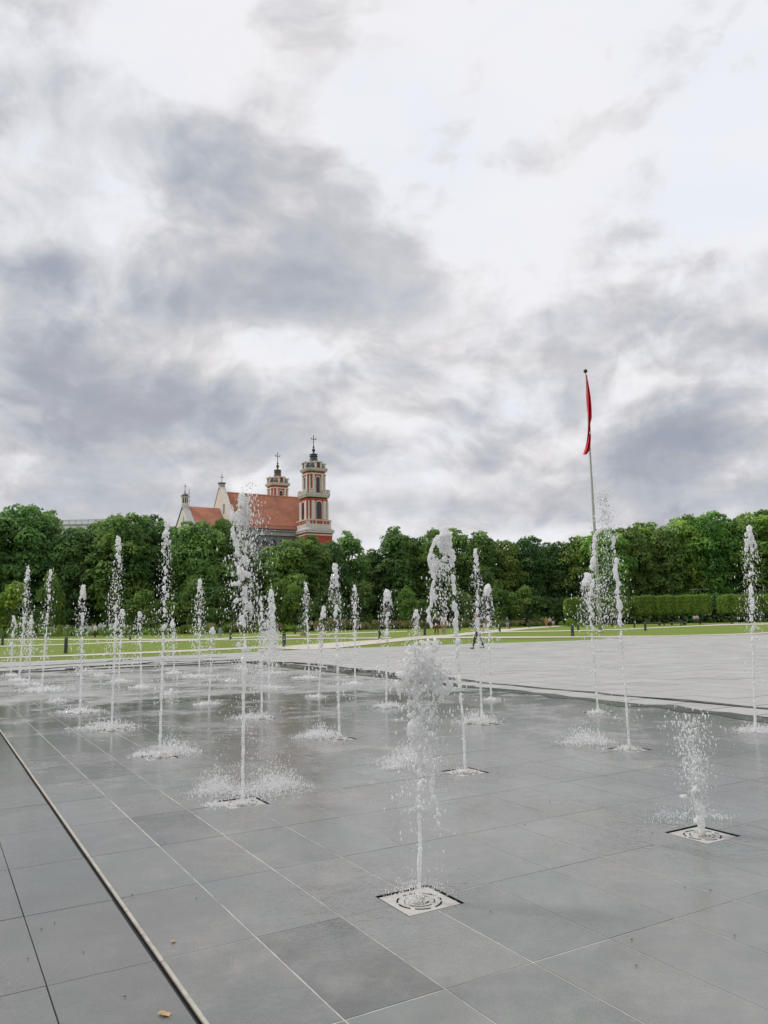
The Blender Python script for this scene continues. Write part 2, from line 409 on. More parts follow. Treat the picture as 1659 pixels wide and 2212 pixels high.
class MB:
    def __init__(s): s.v = []; s.f = []

    def poly(s, pts):
        b = len(s.v); s.v += [tuple(p) for p in pts]; s.f.append(tuple(range(b, b + len(pts)))); return s

    def prism(s, pts, z0, z1, top=None):
        n = len(pts); b = len(s.v); t = top or pts
        s.v += [(p[0], p[1], z0) for p in pts] + [(p[0], p[1], z1) for p in t]
        s.f.append(tuple(range(b + n - 1, b - 1, -1))); s.f.append(tuple(range(b + n, b + 2 * n)))
        for i in range(n):
            j = (i + 1) % n; s.f.append((b + i, b + j, b + n + j, b + n + i))
        return s

    def box(s, x0, x1, y0, y1, z0, z1):
        return s.prism([(x0, y0), (x1, y0), (x1, y1), (x0, y1)], z0, z1)

    def obox(s, c, ax, ay, az, hx, hy, hz):       # oriented box
        c, ax, ay, az = Vector(c), Vector(ax), Vector(ay), Vector(az); b = len(s.v)
        for k in (-1, 1):
            for (i, j) in ((-1, -1), (1, -1), (1, 1), (-1, 1)):
                s.v.append(tuple(c + ax * hx * i + ay * hy * j + az * hz * k))
        s.f += [(b + 3, b + 2, b + 1, b), (b + 4, b + 5, b + 6, b + 7)]
        for i in range(4):
            j = (i + 1) % 4; s.f.append((b + i, b + j, b + 4 + j, b + 4 + i))
        return s

    def extrude(s, outline, d):                   # outline: 3d points of a flat polygon, pushed by vector d
        n = len(outline); b = len(s.v); d = Vector(d)
        s.v += [tuple(p) for p in outline] + [tuple(Vector(p) + d) for p in outline]
        s.f.append(tuple(range(b, b + n))); s.f.append(tuple(range(b + 2 * n - 1, b + n - 1, -1)))
        for i in range(n):
            j = (i + 1) % n; s.f.append((b + j, b + i, b + n + i, b + n + j))
        return s

    def tube(s, pts, radii, n=8, caps=True):
        pts = [Vector(p) for p in pts]; b = len(s.v); rings = []
        for i, p in enumerate(pts):
            d = (pts[min(i + 1, len(pts) - 1)] - pts[max(i - 1, 0)]).normalized()
            a = d.cross(Vector((0, 1, 0)) if abs(d.y) < .9 else Vector((1, 0, 0))).normalized(); c = d.cross(a)
            r = radii[i] if hasattr(radii, '__len__') else radii
            for k in range(n):
                t = 2 * math.pi * k / n
                s.v.append(tuple(p + a * math.cos(t) * r + c * math.sin(t) * r))
        for i in range(len(pts) - 1):
            for k in range(n):
                q = b + i * n; s.f.append((q + k, q + (k + 1) % n, q + n + (k + 1) % n, q + n + k))
        if caps:
            s.f.append(tuple(range(b + n - 1, b - 1, -1))); e = b + (len(pts) - 1) * n; s.f.append(tuple(range(e, e + n)))
        return s

    def lathe(s, prof, n=16, c=(0, 0), rot=0.0):
        b = len(s.v)
        for (r, z) in prof:
            for k in range(n):
                t = 2 * math.pi * k / n + rot
                s.v.append((c[0] + r * math.cos(t), c[1] + r * math.sin(t), z))
        for i in range(len(prof) - 1):
            for k in range(n):
                q = b + i * n; s.f.append((q + k, q + (k + 1) % n, q + n + (k + 1) % n, q + n + k))
        s.f.append(tuple(range(b + n - 1, b - 1, -1))); e = b + (len(prof) - 1) * n; s.f.append(tuple(range(e, e + n)))
        return s

    def mesh(s, name, smooth=False):
        me = bpy.data.meshes.new(name); me.from_pydata(s.v, [], s.f); me.update()
        bm = bmesh.new(); bm.from_mesh(me); bmesh.ops.recalc_face_normals(bm, faces=bm.faces); bm.to_mesh(me); bm.free()
        if smooth: me.polygons.foreach_set('use_smooth', [True] * len(me.polygons))
        return me

    def build(s, name, material, parent=None, smooth=False):
        return link(name, s.mesh(name, smooth), material, parent)


def ico(sub):
    bm = bmesh.new(); bmesh.ops.create_icosphere(bm, subdivisions=sub, radius=1)
    V = np.array([v.co[:] for v in bm.verts]); F = np.array([[v.index for v in f.verts] for f in bm.faces]); bm.free()
    return V, F


ICO1, ICO2 = ico(1), ico(2)
OCT = (np.array([(1, 0, 0), (-1, 0, 0), (0, 1, 0), (0, -1, 0), (0, 0, 1), (0, 0, -1)], float),
       np.array([(0, 2, 4), (2, 1, 4), (1, 3, 4), (3, 0, 4), (2, 0, 5), (1, 2, 5), (3, 1, 5), (0, 3, 5)]))


def blobs_mesh(name, C, R, tmpl=ICO1, smooth=True, jitter=0.0, rng=None):
    C = np.asarray(C, float); R = np.asarray(R, float)
    if R.ndim == 1: R = np.repeat(R[:, None], 3, 1)
    TV, TF = tmpl; n, k = len(C), len(TV)
    T = np.repeat(TV[None], n, 0)
    if jitter: T = T * (1 + jitter * rng.standard_normal((n, k, 1)))
    V = C[:, None, :] + T * R[:, None, :]
    F = TF[None] + (np.arange(n) * k)[:, None, None]
    return np_mesh(name, V.reshape(-1, 3), F.reshape(-1, 3), smooth)


# ------------------------------------------------------------------ the paving grid of the square
TH = .5294
AX = Vector((math.cos(TH), math.sin(TH), 0)); TX = Vector((math.sin(TH), -math.cos(TH), 0))   # s runs right-away, t runs right-towards
S0, DS, T0, DT = 2.553, 2.51, -4.036, 2.985
TS, TT = DS / 5, DT / 3                            # slab 0.50 x 1.00 m


def st(s, t, z=0.0):
    p = AX * s + TX * t
    return Vector((p.x, p.y, gz(p.x, p.y) + z))


rng = np.random.default_rng(7); random.seed(7)

# ------------------------------------------------------------------ ground sheets
def ground_grid():
    xs = np.concatenate([[-1800, -900, -400], np.arange(-160, 161, 2.0), [400, 900, 1800]])
    ys = np.concatenate([[-600, -200, -60], np.arange(-20, 241, 2.0), [500, 1000, 2600]])
    X, Y = np.meshgrid(xs, ys)
    Z = np.vectorize(gz)(X, Y) - .018
    Sg = X * AX.x + Y * AX.y; Tg = X * TX.x + Y * TX.y
    Z = np.where((Sg > -20) & (Sg < 20) & (Tg > -33) & (Tg < 12), Z - .15, Z)   # the ground lies lower under the paved deck
    nx = len(xs); V = np.stack([X.ravel(), Y.ravel(), Z.ravel()], 1)
    i = np.arange(len(ys) - 1)[:, None] * nx + np.arange(nx - 1)[None]
    F = np.stack([i, i + 1, i + 1 + nx, i + nx], -1).reshape(-1, 4)
    o = link('lawn', np_mesh('lawn', V, F, True), M['grass']); tag(o, kind='structure')


ground_grid()


def st_sheet(name, s0, s1, t0, t1, z, material, step=2.0, parent=None, edge=None):
    ns = max(1, int(math.ceil((s1 - s0) / step))); nt = max(1, int(math.ceil((t1 - t0) / step)))
    V = []; F = []
    for i in range(ns + 1):
        for j in range(nt + 1):
            s = s0 + (s1 - s0) * i / ns
            ta = edge(s) if edge else t0
            V.append(tuple(st(s, ta + (t1 - ta) * j / nt, z)))
    for i in range(ns):
        for j in range(nt):
            a = i * (nt + 1) + j; F.append((a, a + nt + 1, a + nt + 2, a + 1))
    o = link(name, np_mesh(name, V, F), material, parent)
    return o


# lawn edge of the plaza, surveyed in (s,t)
EDGE = [(-30, -40.2), (2.8, -40.2), (9, -40.0), (14.5, -40.3), (19, -40.5), (23, -39.6), (28.2, -38.8), (34.8, -36.4), (38.5, -36.4),
        (38.7, -38.9), (41.2, -38.6), (43, -36.0), (47.4, -33.8), (49, -32.6), (58, -26), (75, -14)]


def edge_t(s):
    for (a, b), (c, d) in zip(EDGE, EDGE[1:]):
        if a <= s <= c: return b + (d - b) * (s - a) / max(1e-6, c - a)
    return EDGE[-1][1]


plaza = st_sheet('plaza', S0 + 18 * TS + .002, 66, -41, 14, -.010, M['joint'], 1.5, edge=lambda s: edge_t(s))
tag(plaza, kind='structure')

# nozzle positions: every third slab corner along t, every fifth along s
NOZZLES = [(k, m) for k in range(4) for m in range(0, 10) if (k, m) not in ((2, 0), (3, 0), (2, 9), (3, 9))]
noz_st = {(k, m): (S0 + DS * k, T0 - DT * m) for (k, m) in NOZZLES}
HALF = .190                                         # half the pit of a nozzle cover


def slab_geom(s0, s1, t0, t1, z=0.0, th=.03):
    """a slab in (s,t); nozzle pits are cut out of it. Returns verts, faces"""
    ss, ts = [s0, s1], [t0, t1]; holes = []
    for (hs, ht) in noz_st.values():
        a, b, c, d = hs - HALF, hs + HALF, ht - HALF, ht + HALF
        if a < s1 and b > s0 and c < t1 and d > t0:
            holes.append((a, b, c, d))
            ss += [x for x in (a, b) if s0 < x < s1]; ts += [x for x in (c, d) if t0 < x < t1]
    ss = sorted(set(ss)); ts = sorted(set(ts)); V = []; F = []
    for i in range(len(ss) - 1):
        for j in range(len(ts) - 1):
            cs, ct = (ss[i] + ss[i + 1]) / 2, (ts[j] + ts[j + 1]) / 2
            if any(a < cs < b and c < ct < d for a, b, c, d in holes): continue
            b0 = len(V)
            q = [(ss[i], ts[j]), (ss[i + 1], ts[j]), (ss[i + 1], ts[j + 1]), (ss[i], ts[j + 1])]
            V += [st(x, y, z) for x, y in q] + [st(x, y, z - th) for x, y in q]
            F.append((b0 + 3, b0 + 2, b0 + 1, b0))
            for e in range(4): F.append((b0 + e, b0 + (e + 1) % 4, b0 + 4 + (e + 1) % 4, b0 + 4 + e))
    return V, F


def grout_bed():                                   # mortar under the slabs, open at the nozzle pits
    V, F = [], []
    for i in range(-3, 18):
        for j in range(-7, 28):
            v, f = slab_geom(S0 + TS * i + (.03 if i == -3 else 0), S0 + TS * (i + 1), T0 - TT * (j + 1), T0 - TT * j, -.0022, .03)
            b = len(V); V += [q[:] for q in v]; F += [tuple(k + b for k in g) for g in f if len(set(k // 4 % 2 for k in g)) == 1]
    me = bpy.data.meshes.new('fountain_deck'); me.from_pydata(V, [], F); me.update()
    return link('fountain_deck', me, M['grout'])


deck = grout_bed(); tag(deck, kind='structure')
back = st_sheet('plaza_back', -14, S0 + 18 * TS, -41, T0 - 28 * TT, -.010, M['joint'], 1.5, plaza, edge=lambda s: edge_t(s))


def visible(p, wide=0):
    f = math.cos(PITCH) * p.y + math.sin(PITCH) * (p.z - EYE)
    if f < .5: return False
    u, v = proj(p)
    return -160 - wide < u < CW + 160 + wide and v < CH + 330 + wide


def lay(parent, cells, mat_one, mat_far, name, limit=300, tones=None, joint=(.0035, .0065), tilt=.0007):
    """cells: (s0,s1,t0,t1). The nearest `limit` in view become slabs of their own, the rest one field"""
    vis = []
    for c in cells:
        p = st((c[0] + c[1]) / 2, (c[2] + c[3]) / 2)
        if visible(p) or visible(st(c[0], c[2])) or visible(st(c[1], c[3])): vis.append((p.length, c))
        elif visible(p, 1400): vis.append((p.length + 500, c))          # beyond the frame: laid as part of the field
    vis.sort()
    FV, FF, FC = [], [], []
    for k, (d, c) in enumerate(vis):
        g = [random.uniform(*joint) for _ in range(4)]
        dz = random.uniform(-tilt, tilt)
        V, F = slab_geom(c[0] + g[0], c[1] - g[1], c[2] + g[2], c[3] - g[3], dz)
        if not F: continue
        tn = random.gauss(1.0, .055); tl = random.random() ** 3 * .10
        col = (tn * (1 - tl), tn, tn * (1 - tl * .4), 1)
        if tones:
            kx = tones(c)
            if kx: col = kx
        if k < limit and d < 500:
            me = bpy.data.meshes.new(name); me.from_pydata([v[:] for v in V], [], F); me.update()
            o = link(name, me, mat_one, parent); o.color = col
        else:
            b = len(FV); FV += V; FF += [tuple(i + b for i in f) for f in F]; FC += [col] * len(V)
    if FV:
        me = bpy.data.meshes.new(name + '_field'); me.from_pydata([v[:] for v in FV], [], FF); me.update()
        a = me.attributes.new('tone', 'FLOAT_COLOR', 'POINT'); a.data.foreach_set('color', np.array(FC, np.float32).ravel())
        o = link(name + '_field', me, mat_far, parent); tag(o, kind='stuff')


def deck_tone(c):
    i = round((c[0] - S0) / TS); j = round((T0 - c[3]) / TT)      # row 0 lies just beyond t = T0
    dark = {(-2, -1): .57, (-2, 2): .64, (-3, 5): .82, (2, 6): .72, (-2, 5): .74, (4, 8): .78}
    if (i, j) in dark:
        k = dark[(i, j)]; return (k * .96, k, k * .99, 1)
    teal = {(-1, 1): .9, (0, -1): .88, (1, -1): .95, (-1, -2): .86, (4, -1): .92, (5, -1): .9, (5, 0): .94}
    if (i, j) in teal:
        k = teal[(i, j)]; return (k * .90, k, k * .975, 1)
    return None


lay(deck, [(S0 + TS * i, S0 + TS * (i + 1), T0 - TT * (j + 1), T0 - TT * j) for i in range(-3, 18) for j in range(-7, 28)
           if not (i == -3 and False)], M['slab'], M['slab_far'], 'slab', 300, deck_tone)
left_paving = st_sheet('surround_paving', -8, S0 - 3 * TS - .022, -16, 3, -.0045, M['joint'], 2.0)
tag(left_paving, kind='structure')
lay(left_paving, [(S0 + TS * i - (.042 if i == -4 else 0) * 0, S0 + TS * (i + 1) - (.020 if i == -4 else 0), T0 - TT * (j + 1), T0 - TT * j)
                  for i in range(-16, -3) for j in range(-6, 11)], M['slab_left'], M['slab_left'], 'slab', 290, None, (.002, .004))
# border of pale stones between two dark channels along the right of the deck
SR = S0 + 18 * TS
kerb = st_sheet('border_strip', SR + .002, SR + 1.20, T0 - 28.2 * TT, 4, -.004, M['joint'], 2.0); tag(kerb, kind='structure')
rows = []
for j in range(-7, 14):
    t1 = T0 - TT * j - .12
    rows.append((SR + .10, SR + 1.02, t1 - TT, t1))
lay(kerb, rows, M['plaza'], M['plaza_far'], 'border_stone', 300, None, (.012, .022))
lay(kerb, [(SR + .10, SR + 1.02, T0 - TT * (j + 1) - .12, T0 - TT * j - .12) for j in range(14, 28)], M['slab_left'], M['slab_far'], 'border_stone', 300, None, (.004, .01))
# pale plaza slabs, 1.0 x 1.0 (two by one grid cells), laid up to the lawn edge
PS = SR + 1.205
cells = []
for i in range(0, 46):
    for j in range(-8, 38):
        s, t = PS + i * 1.004, T0 - TT * (j + 1)
        if min(edge_t(s), edge_t(s + 1)) + .05 < t: pass
        if t > max(edge_t(s), edge_t(s + 1.0)): cells.append((s, s + 1.004, t, t + TT))
for i in range(-12, 12):
    for j in range(29, 38):
        s, t = PS - (i + 1) * 1.004, T0 - TT * (j + 1) + .06
        if i >= 0 and t > max(edge_t(s), edge_t(s + 1.0)) and t + TT < T0 - 28 * TT: cells.append((s, s + 1.004, t, t + TT))
lay(plaza, cells, M['plaza'], M['plaza_far'], 'plaza_slab', 300, None, (.006, .012), .003)
# cut edge pieces along the lawn: one continuous course
V = []; F = []
ss = np.arange(-14, 58, 1.0)
for s in ss:
    e = edge_t(s)
    V += [tuple(st(s, e, -.006)), tuple(st(s, e + 1.3, -.006))]
for i in range(len(ss) - 1): F.append((2 * i, 2 * i + 2, 2 * i + 3, 2 * i + 1))
me = np_mesh('edge_course', V, F); me.attributes.new('tone', 'FLOAT_COLOR', 'POINT').data.foreach_set('color', np.ones(len(V) * 4, np.float32))
o = link('edge_course', me, M['plaza_far'], plaza)

# slot drain: a black slot beside a beige steel edge
sl = S0 - 3 * TS
drain = empty('slot_drain', st(sl, -6)); base_inv = Matrix.Translation(-drain.location)
def st_strip(name, sa, sb, t0, t1, z0, z1, material, parent, n=1):
    mb = MB(); loc = parent.location if parent else Vector((0, 0, 0))
    for k in range(n):
        a = t0 + (t1 - t0) * k / n + .002; b = t0 + (t1 - t0) * (k + 1) / n - .002
        q = [st(sa, a) - loc, st(sb, a) - loc, st(sb, b) - loc, st(sa, b) - loc]
        mb.prism([(p.x, p.y) for p in q], z0, z1)
    return mb.build(name, material, parent)
for k in range(11):
    st_strip('steel_edge', sl + .003, sl + .021, -18 + k * 2.0, -16 + k * 2.0 - .003, -.03, .004, M['steel'], drain)
st_strip('slot', sl - .015, sl + .003, -18, 4, -.035, -.006, M['black'], drain)
st_strip('inner_edge', sl - .021, sl - .015, -18, 4, -.03, .001, M['joint'], drain)
tag(drain, 'straight slot drain with beige steel edge crossing the lower left paving', 'drain')

# dark carved river lines in the pale paving beyond the deck
def river(pts, w):
    V = []; F = []
    P = []
    for a, b in zip(pts, pts[1:]):
        for k in range(8): P.append((a[0] + (b[0] - a[0]) * k / 8 + random.gauss(0, .10), a[1] + (b[1] - a[1]) * k / 8 + random.gauss(0, .10)))
    P.append(pts[-1])
    for i, p in enumerate(P):
        q = P[min(i + 1, len(P) - 1)]; r = P[max(i - 1, 0)]
        d = Vector((q[0] - r[0], q[1] - r[1])).normalized(); n = Vector((-d.y, d.x)); ww = w * random.uniform(.6, 1.4) / 2
        V += [tuple(st(p[0] + n.x * ww, p[1] + n.y * ww, .0065)), tuple(st(p[0] - n.x * ww, p[1] - n.y * ww, .0065))]
    for i in range(len(P) - 1): F.append((2 * i, 2 * i + 1, 2 * i + 3, 2 * i + 2))
    o = link('river_groove', np_mesh('river_groove', V, F), M['slab_left'], plaza); o.color = (.35, .36, .36, 1)
for pts, w in (([(-1.5, -35.2), (2, -35.9), (5.0, -36.6), (7.2, -37.2), (8.4, -38.6)], .3), ([(2.4, -33.2), (5, -34.4), (7.2, -34.0), (8.6, -35.3), (11, -34.6)], .42),
               ([(4.8, -33.0), (6.6, -34.6), (9.5, -33.4), (12.4, -34.4)], .5), ([(7.2, -37.2), (10, -36.6), (12.5, -36.9)], .22), ([(2.8, -33.0), (4.0, -33.6), (4.4, -34.5)], .16),
               ([(SR - .10, -19), (SR - .06, -15), (SR - .10, -10), (SR - .08, -4), (SR - .1, 2)], .42), ([(SR + 1.11, -19), (SR + 1.1, -12), (SR + 1.12, -6), (SR + 1.1, 2)], .17),
                ([(11.5, -33.2), (13.2, -30.5), (13.4, -27.4), (12.9, -24.2), (12.95, -18.5)], .5)):
    river(pts, w)

# ------------------------------------------------------------------ paths through the lawn
def ribbon(name, left, right, z=.004, sub=8):
    L = [gp(*p) if len(p) == 2 else Vector(p) for p in left]; R = [gp(*p) if len(p) == 2 else Vector(p) for p in right]
    def dense(P, n):
        seg = [0]
        for a, b in zip(P, P[1:]): seg.append(seg[-1] + (b - a).length)
        out = []
        for k in range(n + 1):
            t = seg[-1] * k / n
            for i in range(len(P) - 1):
                if t <= seg[i + 1] + 1e-6:
                    f = (t - seg[i]) / max(1e-6, seg[i + 1] - seg[i]); out.append(P[i].lerp(P[i + 1], f)); break
        return out
    n = max(8, int(sum((b - a).length for a, b in zip(L, L[1:])) / 1.2))
    L, R = dense(L, n), dense(R, n); V = []; F = []; m = 4
    for a, b in zip(L, R):
        for k in range(m + 1):
            p = a.lerp(b, k / m); V.append((p.x, p.y, gz(p.x, p.y) + z))
    for i in range(n):
        for k in range(m):
            q = i * (m + 1) + k; F.append((q, q + 1, q + m + 2, q + m + 1))
    o = link(name, np_mesh(name, V, F), M['gravel']); tag(o, kind='structure')


Z1 = lambda x, y: (x * .25, 1299.5 + y * .25)
Z2 = lambda x, y: (414.75 + x * .25, 1299.5 + y * .25)
Z3 = lambda x, y: (829.5 + x * .25, 1299.5 + y * .25)
Z4 = lambda x, y: (1244.3 + x * .25, 1299.5 + y * .25)
ribbon('lawn_path', [Z1(-300, 492), Z1(0, 480), Z1(800, 452), Z2(0, 415), Z2(430, 395), Z2(800, 377)], [Z1(-300, 503), Z1(0, 490), Z1(800, 465), Z2(0, 430), Z2(430, 409), Z2(860, 396)], .002)
ribbon('lawn_path', [Z1(-200, 388), Z1(0, 382), Z1(600, 366), Z1(1000, 348), Z1(1659, 327), Z2(400, 307), Z2(700, 294), Z2(1659, 259), Z3(200, 254)],
       [Z1(-200, 396), Z1(0, 390), Z1(600, 373), Z1(1000, 357), Z1(1659, 338), Z2(400, 316), Z2(700, 302), Z2(1659, 266), Z3(200, 260)], .004)
ribbon('lawn_path', [Z1(-100, 327), Z1(250, 325), Z1(700, 324), Z1(1659, 322), Z2(400, 328), Z2(1000, 315), Z2(1640, 309), Z3(60, 308)],
       [Z1(-100, 334), Z1(250, 332), Z1(700, 332), Z1(1659, 332), Z2(400, 336), Z2(1000, 324), Z2(1659, 320), Z3(60, 318)], .007)
ribbon('main_path', [Z2(600, 402), Z2(850, 380), Z2(1659, 328), Z3(300, 301), Z3(560, 286), Z3(720, 268), Z3(1000, 240), Z3(1400, 214), Z3(1490, 206)],
       [Z2(1000, 419), Z2(1250, 402), Z2(1659, 358), Z3(360, 322), Z3(620, 300), Z3(800, 282), Z3(980, 265), Z3(1300, 232), Z3(1560, 214)], .010)
ribbon('lawn_path', [Z3(340, 308), Z3(560, 305), Z3(1659, 302), Z4(400, 297), Z4(800, 295), Z4(1400, 278), Z4(1800, 258)],
       [Z3(340, 322), Z3(560, 318), Z3(1659, 312), Z4(330, 308), Z4(800, 301), Z4(1400, 287), Z4(1800, 272)], .013)
ribbon('lawn_path', [Z3(700, 268), Z3(1000, 258), Z3(1659, 249), Z4(400, 237), Z4(1000, 209), Z4(1250, 196), Z4(1800, 180)],
       [Z3(700, 280), Z3(1000, 266), Z3(1659, 256), Z4(400, 244), Z4(1000, 217), Z4(1300, 205), Z4(1800, 196)], .015)

# ------------------------------------------------------------------ church on the far side (axes parallel to the square)
CT = at(677.6, 1016.4, 200); CT.z = .42
church = empty('church', CT, TH)
tag(church, 'large red and white church with two domed towers rising behind the trees', 'church')
ZC = .42                                           # heights below are absolute, the church stands at ZC


def rot4(p, k):
    x, y = p
    for _ in range(k): x, y = -y, x
    return x, y


def octo(w, c):
    h = w / 2
    return [(h - c, -h), (h, -h + c), (h, h - c), (h - c, h), (-h + c, h), (-h, h - c), (-h, -h + c), (-h + c, -h)]


def arch_pts(w, z0, z1, y, n=8, cx=0.0):
    r = w / 2; pts = [(cx - r, y, z0), (cx + r, y, z0)]
    for k in range(n + 1):
        a = math.pi * k / n; pts.append((cx + r * math.cos(a), y, z1 - r + r * math.sin(a)))
    return pts


def turn(pts, k, c):
    out = []
    for p in pts:
        x, y = rot4((p[0], p[1]), k); out.append((x + c[0], y + c[1], p[2] - ZC))
    return out


def tower(pos, dome_mat, label):
    base = MB(); c = (0, 0)
    P = lambda w, ch, z0, z1, w2=None: [mb.prism([(x + c[0], y + c[1]) for x, y in octo(w, ch)], z0 - ZC, z1 - ZC,
                                        [(x + c[0], y + c[1]) for x, y in octo(w2, ch)] if w2 else None) for mb in (cur,)]
    cur = base
    P(6.4, .5, ZC, 24.9); P(5.2, .8, 28.4, 34.0); P(4.3, .8, 34.9, 41.2)
    tw = base.build('tower', M['redwall'], church); tag(tw, label); tw.location = (*pos, 0); tw.scale = (1.17, 1.17, 1)
    for nm, mt, bands in (('cornice', 'stucco', ((7.0, .5, 24.9, 25.35), (6.6, .5, 24.2, 24.55), (7.2, .5, 25.352, 25.6), (6.1, .6, 26.2, 28.1), (6.3, .6, 28.102, 28.35), (5.6, .8, 34.3, 34.95, 6.0), (6.05, .8, 34.952, 35.25),
                                                 (4.7, .8, 40.35, 40.7), (4.8, .8, 41.3, 41.75, 5.2), (5.25, .8, 41.752, 41.95))), ('cornice_cover', 'greytrim', ((7.25, .5, 25.602, 26.2, 6.1), (5.3, .8, 41.952, 42.1), (6.1, .8, 35.252, 35.36)))):
        for bd in bands:
            cur = MB(); P(*bd); cur.build(nm, M[mt], tw)
    for k in range(4):
        # lower storey: arched window in red reveal with white hood, pilasters both sides
        for (w0, z0, h0, w1, z1, h1, hw, wp, x0, x1) in ((2.6, 28.5, 33.35, .5, 28.8, 33.0, .56, 0, 1.0, 1.78), (2.15, 35.4, 40.35, .42, 35.45, 39.6, .34, 1, .80, 1.32)):
            mb = MB()
            outer = arch_pts((hw + .30) * 2, z0 + .1, h1 + .45, -w0 - .10); inner = arch_pts((hw + .14) * 2, z0 + .1, h1 + .2, -w0 - .10)
            for a in range(1, len(outer) - 1):
                q = [outer[a], outer[a + 1], inner[a + 1], inner[a]]
                mb.extrude(turn(q, k, c), Vector((*rot4((0, .14), k), 0)))
            mb.extrude(turn([outer[0], outer[-1], inner[-1], inner[0]], k, c), Vector((*rot4((0, .14), k), 0)))
            mb.build('window_surround', M['stucco'], tw)
            w = MB(); w.extrude(turn(arch_pts(hw * 2, z1, h1, -w0 - .03), k, c), Vector((*rot4((0, .06), k), 0)))
            wo_ = w.build('window', M['glass'] if k in (0, 1) else M['glass'], tw)
            for sx in (-1, 1):
                pb = MB(); a, b = sorted((sx * x0, sx * x1))
                pts = [rot4((a, -w0 - .16), k), rot4((b, -w0 - .16), k), rot4((b, -w0 + .06), k), rot4((a, -w0 + .06), k)]
                pb.prism([(x + c[0], y + c[1]) for x, y in pts], z0 - ZC, h0 - ZC)
                pb.build('pilaster', M['stucco'], tw)
        # chamfer strips
        for (w0, z0, h0) in ((2.6, 28.5, 33.35), (2.15, 35.4, 40.35)):
            ctr = Vector((*rot4((w0 - .40, -w0 + .40), k), 0)); n = Vector((*rot4((1, -1), k), 0)).normalized(); tdir = Vector((-n.y, n.x, 0))
            MB().obox(ctr + Vector((c[0], c[1], (z0 + h0) / 2 - ZC)) + n * .04, tdir, n, (0, 0, 1), .17, .08, (h0 - z0) / 2).build('corner_strip', M['stucco'], tw)
        # pedestal panels and balustrade
        for (x, hw) in ((0, .7), (-1.3, .3), (1.3, .3), (-2.05, .26), (2.05, .26)):
            pts = [rot4((x - hw, -3.09), k), rot4((x + hw, -3.09), k), rot4((x + hw, -3.02), k), rot4((x - hw, -3.02), k)]
            MB().prism([(a + c[0], b + c[1]) for a, b in pts], 27.25 - ZC, 28.0 - ZC).build('panel', M['redwall'], tw)
        for x in (-2.3, -1.9, -1.5, -1.1, 1.1, 1.5, 1.9, 2.3):
            pts = [rot4((x - .11, -2.86), k), rot4((x + .11, -2.86), k), rot4((x + .11, -2.62), k), rot4((x - .11, -2.62), k)]
            MB().prism([(a + c[0], b + c[1]) for a, b in pts], 35.362 - ZC, 36.15 - ZC).build('baluster', M['stucco'], tw)
        for (xa, xb) in ((-2.45, -.95), (.95, 2.45)):
            pts = [rot4((xa, -2.9), k), rot4((xb, -2.9), k), rot4((xb, -2.6), k), rot4((xa, -2.6), k)]
            MB().prism([(a + c[0], b + c[1]) for a, b in pts], 36.152 - ZC, 36.35 - ZC).build('handrail', M['stucco'], tw)
        # little aedicule on the shoulder of the dome
        dm = MB()
        for x in (-.62, .62):
            pts = [rot4((x - .2, -2.55), k), rot4((x + .2, -2.55), k), rot4((x + .2, -1.9), k), rot4((x - .2, -1.9), k)]
            dm.prism([(a + c[0], b + c[1]) for a, b in pts], 42.1 - ZC, 43.55 - ZC)
        pts = [rot4((-1.0, -2.7), k), rot4((1.0, -2.7), k), rot4((1.0, -1.5), k), rot4((-1.0, -1.5), k)]
        dm.prism([(a + c[0], b + c[1]) for a, b in pts], 43.55 - ZC, 43.85 - ZC)
        d_ = dm.build('dormer', M['stucco'], tw)
        pts = [rot4((-.42, -2.35), k), rot4((.42, -2.35), k), rot4((.42, -1.9), k), rot4((-.42, -1.9), k)]
        MB().prism([(a + c[0], b + c[1]) for a, b in pts], 42.1 - ZC, 43.54 - ZC).build('dormer_opening', M['redwall'], tw)
    D = MB().lathe([(2.5, 42.08 - ZC), (2.48, 42.5 - ZC), (2.3, 43.05 - ZC), (1.75, 43.55 - ZC), (1.2, 43.9 - ZC), (.95, 44.4 - ZC), (.84, 45.2 - ZC), (.80, 45.55 - ZC), (.95, 45.6 - ZC), (.95, 45.75 - ZC),
                    (.82, 45.8 - ZC), (.82, 46.05 - ZC), (.93, 46.1 - ZC), (.93, 46.22 - ZC), (.35, 46.35 - ZC), (.2, 46.7 - ZC), (.16, 46.9 - ZC), (.34, 47.1 - ZC), (.40, 47.35 - ZC), (.3, 47.65 - ZC), (.14, 47.9 - ZC),
                    (.14, 48.1 - ZC), (.3, 48.25 - ZC), (.16, 48.4 - ZC), (.06, 48.6 - ZC)], 16, c)
    D.build('dome', dome_mat, tw, True)
    X = MB().box(c[0] - .06, c[0] + .06, c[1] - .06, c[1] + .06, 48.5 - ZC, 51.5 - ZC).box(c[0] - .62, c[0] - .06, c[1] - .05, c[1] + .05, 50.3 - ZC, 50.45 - ZC).box(c[0] + .06, c[0] + .62, c[1] - .05, c[1] + .05, 50.3 - ZC, 50.45 - ZC)
    X.lathe([(.12, 50.5 - ZC), (.16, 50.6 - ZC), (.02, 50.7 - ZC)], 8, (c[0] - .62, c[1])).lathe([(.12, 50.5 - ZC), (.16, 50.6 - ZC), (.02, 50.7 - ZC)], 8, (c[0] + .62, c[1]))
    X.build('cross', M['iron'], tw)


tower((0, 0), M['dome'], 'nearer tower with dark grey dome')
tower((-.5, 23.6), M['dome_old'], 'farther tower with rusty brown dome')


def cp_(pts): return [(x, y, z - ZC) for x, y, z in pts]


